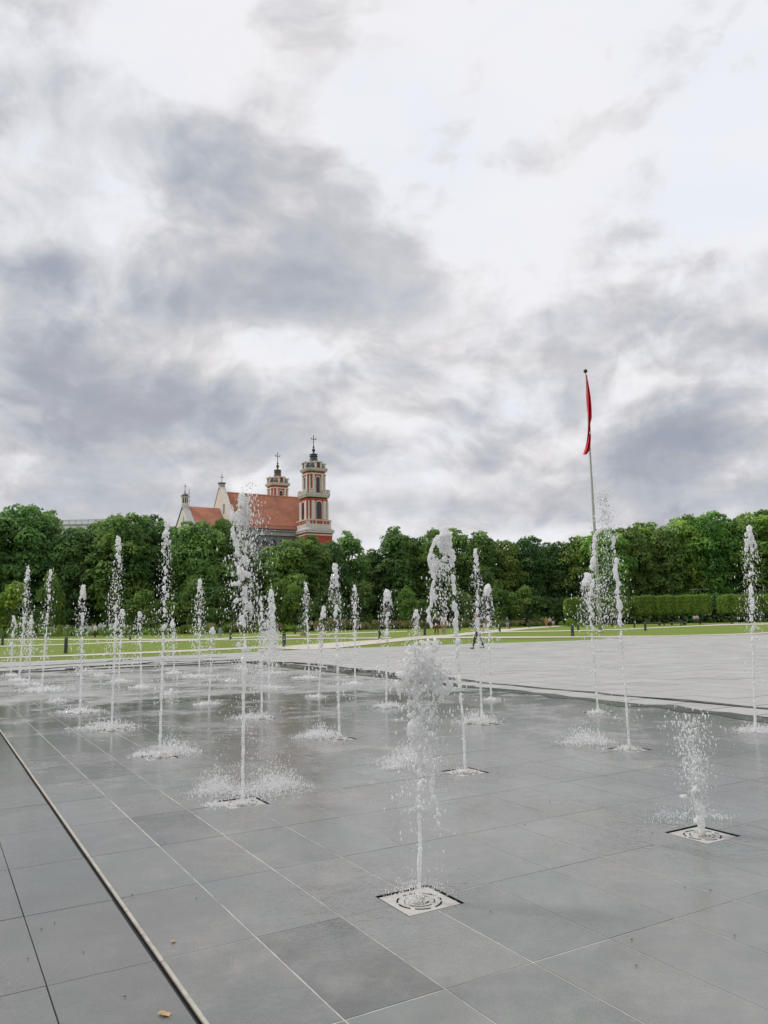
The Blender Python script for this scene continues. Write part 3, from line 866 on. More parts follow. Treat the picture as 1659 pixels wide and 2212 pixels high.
# nave: side wall, cornice, roof
MB().box(-21.0, 2.0, 3.3, 18.7, 0, 26.0 - ZC).build('nave_wall', M['greywall'], church)
nv = MB().box(-21.0, -3.3, 2.7, 3.3, 24.5 - ZC, 24.75 - ZC).box(-21.0, -3.3, 2.9, 3.3, 24.75 - ZC, 25.6 - ZC).box(-21.0, -3.3, 2.4, 3.3, 25.6 - ZC, 26.05 - ZC)
nv.build('nave_cornice', M['greytrim'], church)
rf = MB()
rf.extrude(cp_([(-20.8, 2.3, 26.15), (2.2, 2.3, 26.15), (2.2, 11.0, 36.5), (-20.8, 11.0, 36.5)]), (0, .35, -.3))
rf.extrude(cp_([(-20.8, 11.0, 36.5), (2.2, 11.0, 36.5), (2.2, 19.7, 26.15), (-20.8, 19.7, 26.15)]), (0, -.35, -.3))
rf.build('nave_roof', M['tile'], church)
MB().box(-20.6, -3.4, 2.18, 2.3, 25.95 - ZC, 26.12 - ZC).build('gutter', M['iron'], church)
rd = MB()
for x in np.arange(-20.4, -3.6, 2.8): rd.obox((x, 2.95, 26.75 - ZC), (1, 0, 0), (0, 1, 0), (0, 0, 1), .03, .03, .28)
rd.box(-20.4, -3.6, 2.92, 2.98, 27.03 - ZC, 27.1 - ZC)
rd.build('snow_guard', M['iron'], church)
for x in (-17.0, -14.6, -12.2, -9.9, -7.6):
    w = MB().extrude(cp_(arch_pts(1.5, 21.9, 23.5, 3.2, 8, x)), (0, .14, 0)).build('nave_window', M['glass'], church)
    MB().obox((x, 3.17, 22.2 - ZC), (1, 0, 0), (0, 1, 0), (0, 0, 1), .09, .04, .3).obox((x - .38, 3.17, 22.05 - ZC), (1, 0, 0), (0, 1, 0), (0, 0, 1), .14, .04, .12).build('mullion', M['greywall'], w)
# west gable with pinnacle
g = MB().extrude(cp_([(-21.9, 2.2, 24.0), (-21.9, 2.2, 27.6), (-21.9, 10.3, 37.2), (-21.9, 11.7, 37.2), (-21.9, 19.8, 27.6), (-21.9, 19.8, 24.0)]), (1.1, 0, 0)).box(-21.9, -20.8, 3.0, 19.0, 0, 24.0 - ZC)
g.build('gable', M['stucco'], church)
cpg = MB()
for (ya, za, yb, zb) in ((2.1, 27.55, 10.35, 37.3), (19.9, 27.55, 11.65, 37.3)):
    cpg.extrude(cp_([(-22.05, ya, za), (-22.05, yb, zb), (-22.05, yb, zb + .28), (-22.05, ya, za + .28)]), (1.4, 0, 0))
cpg.build('gable_coping', M['stucco'], church)
MB().box(-22.0, -20.7, 10.35, 11.65, 37.2 - ZC, 38.5 - ZC).build('pinnacle', M['greytrim'], church)
MB().box(-22.2, -20.5, 10.15, 11.85, 38.5 - ZC, 38.75 - ZC).build('pinnacle_cap', M['dome'], church)
MB().box(-21.4, -21.3, 10.95, 11.05, 38.75 - ZC, 41.2 - ZC).box(-21.8, -20.9, 10.96, 11.04, 40.2 - ZC, 40.32 - ZC).build('gable_cross', M['iron'], church)
MB().box(-22.02, -21.9, 7.0, 7.8, 30.2 - ZC, 32.6 - ZC).build('gable_niche', M['greywall'], church)
# chancel: lower roof, gable end, belfry
MB().box(-30.4, -21.9, 5.0, 17.2, 0, 26.6 - ZC).build('chancel_wall', M['stucco'], church)
cr = MB()
cr.extrude(cp_([(-30.3, 4.2, 26.3), (-21.95, 4.2, 26.3), (-21.95, 11, 32.0), (-30.3, 11, 32.0)]), (0, .3, -.25))
cr.extrude(cp_([(-30.3, 11, 32.0), (-21.95, 11, 32.0), (-21.95, 17.8, 26.3), (-30.3, 17.8, 26.3)]), (0, -.3, -.25))
cr.build('chancel_roof', M['tile'], church)
MB().extrude(cp_([(-31.5, 4.4, 24.0), (-31.5, 4.4, 26.5), (-31.5, 11, 32.0), (-31.5, 17.8, 26.5), (-31.5, 17.8, 24.0)]), (1.2, 0, 0)).box(-31.5, -30.4, 5.0, 17.2, 0, 24 - ZC).build('chancel_gable', M['stucco'], church)
cg = MB()
for (ya, za, yb, zb) in ((4.2, 26.4, 11.0, 32.06), (18.0, 26.4, 11.0, 32.06)):
    cg.extrude(cp_([(-31.7, ya, za), (-31.7, yb, zb), (-31.7, yb, zb + .22), (-31.7, ya, za + .22)]), (1.6, 0, 0))
cg.build('chancel_coping', M['greytrim'], church)
MB().box(-31.56, -31.4, 9.9, 10.3, 27.6 - ZC, 29.2 - ZC).build('slit_window', M['glass'], church)
bf = MB().lathe([(.95, 31.6 - ZC), (.95, 32.4 - ZC), (.8, 32.45 - ZC), (.8, 34.2 - ZC), (1.0, 34.3 - ZC), (1.0, 34.5 - ZC)], 8, (-31.0, 11), math.pi / 8).build('belfry', M['stucco'], church)
for k in range(8):
    a = math.pi / 4 * k; n = Vector((math.cos(a), math.sin(a), 0))
    MB().obox(Vector((-31.0, 11, 33.4 - ZC)) + n * .745, Vector((-n.y, n.x, 0)), n, (0, 0, 1), .17, .02, .65).build('belfry_opening', M['glass'], bf)
MB().lathe([(1.05, 34.5 - ZC), (.95, 34.75 - ZC), (.6, 35.1 - ZC), (.15, 35.3 - ZC), (.1, 35.6 - ZC), (.18, 35.75 - ZC), (.04, 35.95 - ZC)], 10, (-31.0, 11)).build('belfry_cap', M['dome'], bf)
MB().box(-31.05, -30.95, 10.95, 11.05, 35.9 - ZC, 37.8 - ZC).box(-31.4, -30.6, 10.96, 11.04, 37.1 - ZC, 37.2 - ZC).build('belfry_cross', M['iron'], bf)
ms_ = MB().box(-30.0, -29.92, 10.9, 10.98, 31.9 - ZC, 36.6 - ZC)
for z in (33.4, 34.4, 35.3): ms_.box(-30.4, -29.5, 10.92, 10.96, z - ZC, z + .06 - ZC)
ms_.build('antenna', M['iron'], church)
MB().box(-29.5, -25.5, 17.8, 20.5, 0, 31.0 - ZC).build('annex', M['greytrim'], church)

# white flat-roofed building behind the left trees
bl = empty('office_building', (at(175, 1135, 205).x, 205, .42))
tag(bl, 'white flat roofed building glimpsed above the left trees', 'building')
zt_ = at(175, 1132, 205).z - .42; zr_ = at(175, 1122, 205).z - .42
MB().box(-14, 14, 0, 12, 0, zt_ - .3).build('wall', M['white_panel'], bl)
MB().box(-14.3, 14.3, -.3, 12.3, zt_ - .3, zt_).build('roof_slab', M['greytrim'], bl)
MB().box(-13.6, 13.6, .5, .58, zt_, zr_ - .15).build('parapet_panel', M['white_panel'], bl)
MB().box(-14, 14, .42, .52, zr_ - .12, zr_).build('rail', M['greytrim'], bl)
for x in np.arange(-13.6, 13.7, 1.7): MB().box(x - .04, x + .04, .4, .5, zt_, zr_ - .12).build('rail_post', M['greytrim'], bl)
for x in np.arange(-12, 12.1, 3.0):
    w = MB().box(x - .9, x + .9, -.06, .04, zt_ - 3.4, zt_ - 1.4).build('window', M['glass'], bl)

# ------------------------------------------------------------------ foliage
def leaf_cloud(P, N, size, rng, tint, name):
    n = len(P)
    N = N / np.linalg.norm(N, axis=1, keepdims=True)
    R = rng.standard_normal((n, 3)); U = np.cross(N, R); U /= np.linalg.norm(U, axis=1, keepdims=True); Vv = np.cross(N, U)
    s = size * rng.uniform(.65, 1.35, n)
    q = np.stack([P + U * s[:, None], P + Vv * (s * .62)[:, None] + N * (s * .12)[:, None], P - U * s[:, None], P - Vv * (s * .62)[:, None] + N * (s * .12)[:, None]], 1)
    F = np.arange(4 * n).reshape(n, 4)
    return np_mesh(name, q.reshape(-1, 3), F, False, {'tint': np.repeat(tint, 4)})


def rand_dirs(rng, n):
    d = rng.standard_normal((n, 3)); return d / np.linalg.norm(d, axis=1, keepdims=True)


def clump_crown(seed, centers, radii, per_area, size, up=.55, squash=.8, name='crown'):
    rng = np.random.default_rng(seed); PP, NN, TT_ = [], [], []
    for c, r in zip(centers, radii):
        n = int(per_area * r * r)
        d = rand_dirs(rng, n); d[:, 2] = np.where(d[:, 2] < -.45, -d[:, 2] * .6, d[:, 2]); d /= np.linalg.norm(d, axis=1, keepdims=True)
        # ragged shell: sub-lumps
        lump = 1 + .22 * np.sin(d[:, 0] * 5 + c[0]) * np.sin(d[:, 1] * 5 + c[1] * 2) + .12 * np.sin(d[:, 2] * 9 + c[2])
        rr = r * lump * rng.uniform(.62, 1.08, n) ** .6
        P = np.asarray(c) + d * rr[:, None] * np.array([1, 1, squash])
        Nn = d * .75 + np.array([0, 0, up]) + rng.standard_normal((n, 3)) * .55
        PP.append(P); NN.append(Nn); TT_.append(np.clip(rng.normal(.45, .24) + rng.normal(0, .16, n), 0, 1))
    return leaf_cloud(np.concatenate(PP), np.concatenate(NN), size, rng, np.concatenate(TT_), name)


def tree_proto(seed, H, R, th, ncl, style='round'):
    """returns (trunk mesh, crown mesh) standing on the origin, height about H"""
    rng = np.random.default_rng(seed); C = []; Rd = []
    for i in range(ncl):
        x = (i + rng.uniform(0, 1)) / ncl
        if style == 'round': prof = math.sin(math.pi * (.10 + .84 * x)) ** .55
        elif style == 'cone': prof = (1 - x) ** .6 * min(1, x * 5 + .45)
        else: prof = math.sin(math.pi * (.16 + .78 * x)) ** .8
        h = th + (H - th) * (x * .93 + .03); a = i * 2.39996 + rng.uniform(-.5, .5)
        rad = R * prof * rng.uniform(.55, .95)
        cr = R * rng.uniform(.22, .44) * (.65 if x > .88 else 1)
        C.append((math.cos(a) * (rad - cr * .3), math.sin(a) * (rad - cr * .3), min(h, H - cr * .8))); Rd.append(cr)
    for i in range(ncl // 4):                       # inner masses that close the crown
        x = rng.uniform(.1, .85); C.append((rng.uniform(-.3, .3) * R, rng.uniform(-.3, .3) * R, th + (H - th) * x)); Rd.append(R * .5)
    crown = clump_crown(seed + 50, C, Rd, 66, .29, .55, .68)
    t = MB(); lean = rng.uniform(-.3, .3, 2)
    pts = [(lean[0] * k / 6, lean[1] * k / 6, H * .75 * k / 6) for k in range(7)]
    t.tube(pts, [H * .022 * (1 - .13 * k) * (1.35 if k == 0 else 1) for k in range(7)], 9)
    for k in range(7):
        c = Vector(C[int(k * len(Rd) * .75 / 7)]); z0 = max(th * .8, c.z * .55)
        a = Vector((lean[0] * z0 / H, lean[1] * z0 / H, z0)); mid = a.lerp(c, .5) + Vector((0, 0, .4))
        t.tube([a, mid, c], [H * .009, H * .006, .03], 6)
    return t.mesh('trunk', True), crown


PROTO = []
for i, (H, R, th, n, stl) in enumerate(((18, 5.6, 1.8, 46, 'round'), (18, 5.0, 1.5, 44, 'oval'), (18, 6.2, 2.2, 50, 'round'), (18, 4.4, 1.2, 40, 'oval'),
                                        (18, 5.8, 1.6, 52, 'round'), (18, 4.6, 1.4, 40, 'cone'))):
    PROTO.append(tree_proto(100 + i * 7, H, R, th, n, stl))
for t, c in PROTO: t.materials.append(M['bark']); c.materials.append(M['leaf'])


def tree(u, v, Y, kind, wscale=1.0, col=(1, 1, 1), label='', group=None, name='linden_tree', cat='tree', rot=None):
    top = at(u, v, Y); x = top.x; z0 = gz(x, Y)
    r = empty(name, (x, Y, z0), random.uniform(0, 6.28) if rot is None else rot)
    h = (top.z - z0) / 17.6
    r.scale = (h * wscale * .90, h * wscale * .90, h)
    tm, cm = PROTO[kind]
    link('trunk', tm, None, r); c = link('crown', cm, None, r); c.color = (*col, 1)
    tag(r, label, cat, group)
    return r


G_L = 'dark trees along the left edge of the square'; G_M = 'trees between the church and the flagpole'; G_R = 'tall lindens behind the clipped trees'
DK, MD, LT = (.80, .86, .86), (1.05, 1.1, .98), (1.42, 1.48, 1.0)
TREES = [
    (-35, 1102, 138, 0, 1.1, MD, 'big tree cut off by the left edge of the photo', G_L), (55, 1092, 142, 2, 1.0, MD, 'tallest dark tree at the far left, above the tall leftmost jets', G_L),
    (106, 1104, 146, 3, .75, (1.1, 1.05, .9), 'thin loose-topped tree left of the white flat roof', G_L), (168, 1142, 140, 1, 1.0, DK, 'dark tree right below the white flat roof', G_L),
    (215, 1134, 148, 4, .9, MD, 'tree at the right end of the white flat roof', G_L), (268, 1114, 138, 0, 1.0, MD, 'broad tree behind the jet left of the church chancel', G_L),
    (318, 1122, 144, 2, .95, DK, 'dark round tree left of the small church gable', G_L), (368, 1142, 150, 1, .9, DK, 'dark tree directly below the small church gable', G_L),
    (425, 1123, 140, 4, 1.0, MD, 'tree crown hiding the lower edge of the small red roof', G_L), (482, 1122, 146, 0, .9, MD, 'tree below the junction of the two red roofs', G_L),
    (530, 1172, 150, 3, 1.0, DK, 'tree behind the tallest foreground jet', G_L), (578, 1186, 156, 1, .9, MD, 'lower tree in front of the grey nave wall', G_M),
    (622, 1168, 150, 4, .9, MD, 'tree in front of the grey wall near the tower', G_M), (668, 1152, 152, 2, .8, MD, 'tree covering the foot of the near church tower', G_M),
    (712, 1172, 156, 0, .8, DK, 'tree just right of the near church tower foot', G_M), (752, 1142, 160, 3, .85, MD, 'pointed tree right of the near church tower', G_M),
    (806, 1184, 166, 1, .8, DK, 'low tree in the dip right of the church', G_M), (850, 1134, 164, 5, 1.15, MD, 'pointed tree between the church and the arching jet', G_M),
    (898, 1162, 170, 4, .8, DK, 'tree left of the arching jet', G_M), (938, 1144, 168, 0, .8, MD, 'tree behind the arching jet', G_M),
    (985, 1134, 172, 3, .95, MD, 'tall tree right of the arching jet', G_M), (1036, 1154, 174, 1, .9, MD, 'tree behind the walking man', G_M),
    (1086, 1160, 178, 2, .8, (.95, .95, .8), 'yellowish green tree right of the walking man', G_M), (1140, 1163, 180, 0, .85, DK, 'tree midway between walking man and flagpole', G_M),
    (1195, 1168, 184, 4, .8, DK, 'darker tree above the trio on the path', G_M), (1246, 1155, 182, 1, .95, MD, 'tree just left of the flagpole', G_M),
    (1302, 1149, 178, 2, .85, LT, 'bright green tree behind the flagpole', G_R), (1352, 1140, 182, 0, .9, MD, 'tree behind the spraying jet right of the flagpole', G_R),
    (1392, 1126, 188, 4, .85, LT, 'bright tree second right of the flagpole', G_R), (1432, 1130, 182, 1, .95, MD, 'tree above the left half of the clipped row', G_R),
    (1482, 1110, 186, 2, .9, LT, 'tall bright tree above the middle of the clipped row', G_R), (1534, 1107, 184, 0, .9, LT, 'tallest bright tree above the gap in the clipped row', G_R),
    (1586, 1112, 186, 4, .9, MD, 'tall tree left of the rightmost jet', G_R), (1640, 1106, 182, 2, .95, LT, 'tall tree behind the rightmost jet', G_R),
    (1705, 1106, 184, 1, 1.0, MD, 'tree cut off by the right edge of the photo', G_R)]
for (u, v, Y, k, w, c, lb, gr) in TREES:
    j = random.uniform(.84, 1.10); q = random.uniform(-.16, .04); tree(u, v + random.uniform(-6, 9), Y, k, w * random.uniform(.9, 1.12), (c[0] * j * (1 + q), c[1] * j, c[2] * j * (1 - q)), lb, gr)
# the row behind, seen only as dark green in the gaps
for i, u in enumerate(range(-60, 1760, 62)):
    base_v = np.interp(u, [0, 200, 450, 600, 800, 1150, 1300, 1500, 1700], [1172, 1188, 1190, 1222, 1222, 1208, 1200, 1172, 1172])
    tree(u + random.uniform(-15, 15), base_v + random.uniform(-6, 14), 168 + 24 * (u > 900) + random.uniform(0, 8), i % 5, 1.15, DK,
         'dark tree of the second row, seen through gaps between the front trees', 'second row of trees')

# smaller trees and large shrubs in front
JREF = [(28, 'leftmost short jet'), (51, 'tall slim second jet'), (100, 'tall jet leaning right at the left'), (176, 'jet with the walker in white behind'), (250, 'tall jet left of the small church gable'), (301, 'small jet with bent head'),
        (356, 'very tall jet below the small gable'), (430, 'feathery jet left of the tallest'), (460, 'low white capped jet'), (524, 'tallest jet'), (578, 'misty twin jets'), (664, 'slim jet with a side stream'), (694, 'lower jet left of the tower jet'),
        (727, 'jet below the church tower'), (766, 'slim straight central jet'), (835, 'bell headed jet'), (896, 'low round headed jet'), (960, 'arching jet'), (1032, 'walking man'), (1057, 'umbrella headed jet'), (1110, 'lone walker'), (1185, 'trio on the path')]
used_ref = {}


def ref_label(prefix, u):
    ju, jn = min(JREF, key=lambda q: abs(q[0] - u)); d = u - ju
    for w in (['right behind', 'just left of', 'just right of', 'further left of', 'further right of'] if abs(d) < 6 else (['just left of', 'further left of', 'left of'] if d < 0 else ['just right of', 'further right of', 'right of'])):
        t = prefix + ' ' + w + ' the ' + jn
        if t not in used_ref: used_ref[t] = 1; return t
    return t


SH = []
for i in range(4):
    rngp = np.random.default_rng(300 + i); C = []; Rd = []
    for k in range(16):
        a = rngp.uniform(0, 6.28); x = rngp.uniform(0, 1); rr = 1.9 * math.sin(math.pi * (.2 + .72 * x)) ** .7 * rngp.uniform(.4, 1)
        C.append((math.cos(a) * rr, math.sin(a) * rr, .4 + 4.1 * x)); Rd.append(rngp.uniform(.6, 1.0))
    me = clump_crown(320 + i, C, Rd, 230, .17); me.materials.append(M['leaf_bush'])
    tb = MB()
    for k in range(6): tb.tube([(0, 0, 0), tuple(np.array(C[k]) * .5), C[k]], [.07, .045, .02], 6)
    tm = tb.mesh('stems', True); tm.materials.append(M['bark']); SH.append((tm, me))


def shrub(u, v, w, Y, kind, col, label, group=None, name='large_shrub', cat='shrub'):
    top = at(u, v, Y); z0 = gz(top.x, Y); r = empty(name, (top.x, Y, z0), random.uniform(0, 6.28))
    hz = (top.z - z0) / 5.1; wx = w * Y / CF / 2.5
    r.scale = (wx, wx, hz); link('stems', SH[kind][0], None, r); c = link('crown', SH[kind][1], None, r); c.color = (*col, 1)
    tag(r, label, cat, group); return r


G_S = 'shrubs and young trees in front of the wood'
for a in [(18, 1250, 46, 118, 0, (1.5, 1.5, .9), 'bright green young tree at the left edge'), (-30, 1290, 40, 116, 1, (1.4, 1.4, .9), 'bright shrub cut by the left edge'),
          (112, 1240, 34, 122, 2, (.95, 1.05, .8), 'tall shrub behind the third tallest left jet'), (80, 1290, 34, 118, 3, (1.0, 1.05, .9), 'shrub between the leftmost jets'),
          (300, 1268, 40, 124, 0, (.9, 1.0, .85), 'shrub left of the tall second jet from church'), (345, 1262, 40, 126, 3, (1.0, 1.05, .85), 'shrub behind the jet below the small gable'),
          (425, 1256, 40, 122, 2, (.8, .9, .75), 'dark shrub behind the slim jet left of the tallest'), (478, 1248, 42, 128, 1, (.7, .8, .75), 'dark shrub left of the tallest jet'),
          (545, 1250, 34, 132, 0, (.7, .78, .7), 'dark shrub just right of the tallest jet'), (605, 1226, 32, 136, 1, (1.15, 1.2, .85), 'light green young tree above the twin jets'), (640, 1262, 34, 134, 2, (1.0, 1.1, .8), 'green shrub right of the twin jets'),
          (700, 1240, 40, 142, 3, (.75, .85, .75), 'dark shrub behind the jet below the tower'), (775, 1250, 40, 148, 0, (.7, .78, .72), 'dark shrub behind the slim central jet'),
          (880, 1270, 30, 146, 2, (.9, 1.05, .8), 'green shrub right of the central low jet'), (905, 1282, 30, 150, 1, (.9, 1.0, .8), 'round shrub behind the arching jet foot'), (935, 1288, 26, 148, 3, (1.0, 1.1, .8), 'small green tree above the walking couple'),
          (1000, 1272, 32, 150, 0, (1.25, 1.15, 1.6), 'grey green silvery shrub left of the walking man'), (1085, 1252, 44, 156, 1, (.95, 1.05, .85), 'spreading shrub right of the walking man'), (1130, 1268, 36, 158, 2, (.85, .95, .8), 'dark shrub left of the trio on the path'),
          (1265, 1272, 30, 150, 3, (.8, .9, .75), 'shrub behind the leaning jet by the flagpole')]:
    shrub(*a, group=G_S)

# low planting: mounds with blossoms
MD_ = []
for i in range(4):
    r_ = np.random.default_rng(400 + i); C, Rd = [], []
    for k in range(11): C.append((r_.uniform(-1.7, 1.7), r_.uniform(-.6, .6), r_.uniform(.25, .75))); Rd.append(r_.uniform(.35, .6))
    me = clump_crown(420 + i, C, Rd, 420, .085, .6); me.materials.append(M['leaf_bush'])
    n = 420; idx = r_.integers(0, 11, n); d = rand_dirs(r_, n); d[:, 2] = np.abs(d[:, 2])
    P = np.array([C[q] for q in idx]) + d * np.array([Rd[q] for q in idx])[:, None] * np.array([1.02, 1.02, .86])
    fl = leaf_cloud(P, d + .2, .085, r_, r_.uniform(0, 1, n), 'blossom'); fl.materials.append(M['petal']); MD_.append((me, fl))


def mound(u, vb, vt, w, kind, flower, col, label, group, fcol=(1, 1, 1), Y=None):
    p = gp(u, vb); Y = min(p.y, 172.0) if Y is None else Y
    x = at(u, vb, Y).x; z0 = gz(x, Y); h = max(.5, at(u, vt, Y).z - z0)
    r = empty('flowering_shrub' if flower else 'low_shrub', (x, Y, z0), random.uniform(-.25, .25) + TH * .5)
    wx = w * Y / CF / 4.2
    r.scale = (wx, wx * .9, h / 1.2)
    c = link('foliage', MD_[kind][0], None, r); c.color = (*col, 1)
    if flower: f = link('blossom', MD_[kind][1], None, r); f.color = (*fcol, 1)
    tag(r, label, 'shrub', group)


for i, u in enumerate(range(-10, 430, 27)):
    mound(u + random.uniform(-5, 5), 1377 - .011 * u + random.uniform(-1, 1), 1352 + random.uniform(-3, 5) - .008 * u, 38, i % 4, False, (1.25 + random.uniform(-.3, .2), 1.3 + random.uniform(-.25, .2), .85),
          ref_label('leafy low border shrub', u), 'low border shrubs on the left', Y=104 + random.uniform(-1, 2))
for i, u in enumerate(range(420, 700, 26)):
    mound(u + random.uniform(-5, 5), 1370 - .010 * (u - 420), 1345 + random.uniform(-4, 5) - .012 * (u - 420), 40, i % 4, i % 3 == 1, (1.2 + random.uniform(-.25, .25), 1.25 + random.uniform(-.2, .2), .85),
          ref_label('mixed flowering border shrub' if i % 3 == 1 else 'mixed green border shrub', u), 'border shrubs below the church', (1.1, 1.25, 1.1), Y=114 + i * 1.6)
for i, u in enumerate(range(690, 1180, 23)):
    pk = .5 + .5 * math.sin(i * 1.7)
    mound(u + random.uniform(-4, 4), np.interp(u, [690, 800, 980, 1110, 1180], [1364, 1361, 1358, 1354, 1351]), np.interp(u, [690, 800, 980, 1110, 1180], [1337, 1337, 1338, 1337, 1336]) + random.uniform(-3, 4), 36, i % 4, True,
          (.95, 1.05, .75), ref_label('pinkish red rose bush', u), 'rose bushes beyond the lawn', (.75 + .3 * pk, .8 + .35 * pk, .85 + .3 * pk), Y=128 + (i * 1.2))
mound(1226, 1354, 1335, 44, 1, False, (1.5, 1.55, .9), 'light green rounded grass clump beside the trio on the path', None, Y=128)
mound(1252, 1355, 1340, 30, 2, False, (1.2, 1.3, .8), 'small green clump left of the flagpole', None, Y=120)
mound(656, 1375.5, 1368.5, 16, 0, True, (.9, .9, .7), 'small low clump of pinkish red flowers alone on the lawn', None, (1.3, 1.3, 1.3))

# clipped box-crowned lindens on bare stems
HB = []
for i in range(3):
    r_ = np.random.default_rng(500 + i); n = 6200
    d = r_.uniform(-1, 1, (n, 3)); ax_ = r_.integers(0, 3, n)
    d[np.arange(n), ax_] = np.sign(d[np.arange(n), ax_]) * (1 - np.abs(r_.normal(0, .07, n)))
    Nn = np.zeros((n, 3)); Nn[np.arange(n), ax_] = np.sign(d[np.arange(n), ax_]); Nn = Nn * .9 + np.array([0, 0, .45]) + r_.standard_normal((n, 3)) * .5
    d = d / (np.sum(np.abs(d) ** 5, axis=1, keepdims=True) ** .2); P = d * np.array([1.70, 1.3, 1.42]); rr = np.maximum(np.abs(d[:, 0]), .0)
    P[:, 2] += .10 * np.sin(d[:, 0] * 4 + i)
    P *= 1 + .04 * np.sin(d[:, [1]] * 7 + i) + .035 * r_.standard_normal((n, 1))
    me = leaf_cloud(P, Nn, .15, r_, np.clip(.4 + .25 * d[:, 2] * 0 + r_.normal(0, .22, n) + .12 * np.sin(d[:, 0] * 6), 0, 1), 'crown'); me.materials.append(M['leaf_hedge']); HB.append(me)
tb = MB().tube([(0, 0, 0), (.02, 0, 1.0), (0, .03, 2.6)], [.13, .10, .08], 8)
for k in range(5): tb.tube([(0, .03, 2.2), (math.cos(k * 1.3) * .9, math.sin(k * 1.3) * .7, 3.1)], [.05, .025], 6)
TRK = tb.mesh('trunk', True); TRK.materials.append(M['bark'])
ROWY = 131.0
HED = [('clipped box tree at the far left end of the row, by the flagpole', 1243), ('clipped box tree just right of the flagpole', 1288), ('clipped box tree behind the left bench', 1336), ('clipped box tree between the two benches', 1392),
       ('clipped box tree behind the right bench', 1434), ('clipped box tree second from the gap in the row', 1476), ('clipped box tree at the right end of the row, left of the gap', 1512), ('clipped box tree first right of the gap', 1580),
       ('clipped box tree behind the rightmost jet', 1620), ('clipped box tree cut by the right edge of the photo', 1667)]
for lb, ut in HED:
    x_ = at(ut, 1340, ROWY).x; z0 = gz(x_, ROWY); dd = ut
    r = empty('clipped_tree', (x_, ROWY, z0), random.uniform(-.06, .06))
    link('trunk', TRK, None, r); c = link('crown', HB[int(ut) % 3], None, r); c.location = (0, 0, 3.35); c.scale = (1, 1, random.uniform(.95, 1.05)); jt = random.uniform(1.15, 1.4); c.color = (jt, jt, .92, 1)
    tag(r, lb, 'tree', 'clipped trees on bare stems at the right')
# deep shade at the foot of the wood: dark undergrowth added to close bright gaps
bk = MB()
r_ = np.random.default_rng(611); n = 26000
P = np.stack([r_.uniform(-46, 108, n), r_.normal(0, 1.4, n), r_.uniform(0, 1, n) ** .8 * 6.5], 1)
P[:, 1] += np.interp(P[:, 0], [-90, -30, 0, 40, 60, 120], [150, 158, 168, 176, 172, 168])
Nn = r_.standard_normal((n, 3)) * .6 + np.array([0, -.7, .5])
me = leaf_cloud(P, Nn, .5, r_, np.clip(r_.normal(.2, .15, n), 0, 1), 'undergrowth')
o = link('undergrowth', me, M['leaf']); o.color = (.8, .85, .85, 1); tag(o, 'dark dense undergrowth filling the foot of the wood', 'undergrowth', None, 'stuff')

# ------------------------------------------------------------------ bollards, benches, lamp, flagpole
bm_post = MB().prism([(-.09, -.075), (.09, -.075), (.09, .075), (-.09, .075)], 0, .78, [(-.085, -.07), (.085, -.07), (.085, .07), (-.085, .07)]).mesh('post')
bm_rim = MB().box(-.075, .075, -.06, .06, .78, .83).mesh('lamp_rim')
bm_cap = MB().box(-.09, .09, -.075, .075, .83, .88).mesh('cap')
bm_plate = MB().box(-.13, .13, -.11, .11, 0, .02).mesh('base_plate')
for me_, k in ((bm_post, 'bollard'), (bm_rim, 'bollard_cap'), (bm_cap, 'bollard'), (bm_plate, 'bollard')): me_.materials.append(M[k])
BOL = [(Z1(20, 378), 'dark square bollard at the far left edge of the lawn'), (Z1(567, 445), 'large dark bollard nearest on the left, standing alone on the grass'), (Z1(1090, 310), 'dark bollard by the left flower border, left one of a close pair'),
       (Z1(1124, 330), 'dark bollard by the left flower border, right one of a close pair'), (Z2(333, 330), 'dark bollard just left of the tallest jet'), (Z2(890, 280), 'small far bollard behind the lone red flower clump'),
       (Z2(795, 390), 'dark bollard where the sandy path leaves the plaza'), (Z2(1623, 320), 'dark bollard behind the low central jet'), (Z3(353, 290), 'dark bollard left of the walking couple'),
       (Z3(655, 252), 'far bollard right of the arching jet'), (Z3(1000, 263), 'dark bollard right of the walking man'), (Z3(1255, 225), 'tiny far bollard between the lone walker and the trio'), (Z3(1085, 236), 'tiny far bollard beside the lone walker'),
       (Z3(1630, 298), 'dark bollard left of the flagpole'), (Z4(20, 250), 'dark bollard close to the left of the flagpole foot'), (Z4(600, 252), 'dark bollard right of the flagpole, in front of the left bench'), (Z4(505, 225), 'far bollard left of the left bench'),
       (Z4(910, 210), 'far bollard in front of the right bench')]
for (uv, lb) in BOL:
    p = gp(*uv); r = empty('bollard', p, TH)
    for me_, nm in ((bm_plate, 'base_plate'), (bm_post, 'post'), (bm_rim, 'lamp_rim'), (bm_cap, 'cap')): link(nm, me_, None, r)
    tag(r, lb, 'bollard', 'dark bollards on the lawn')

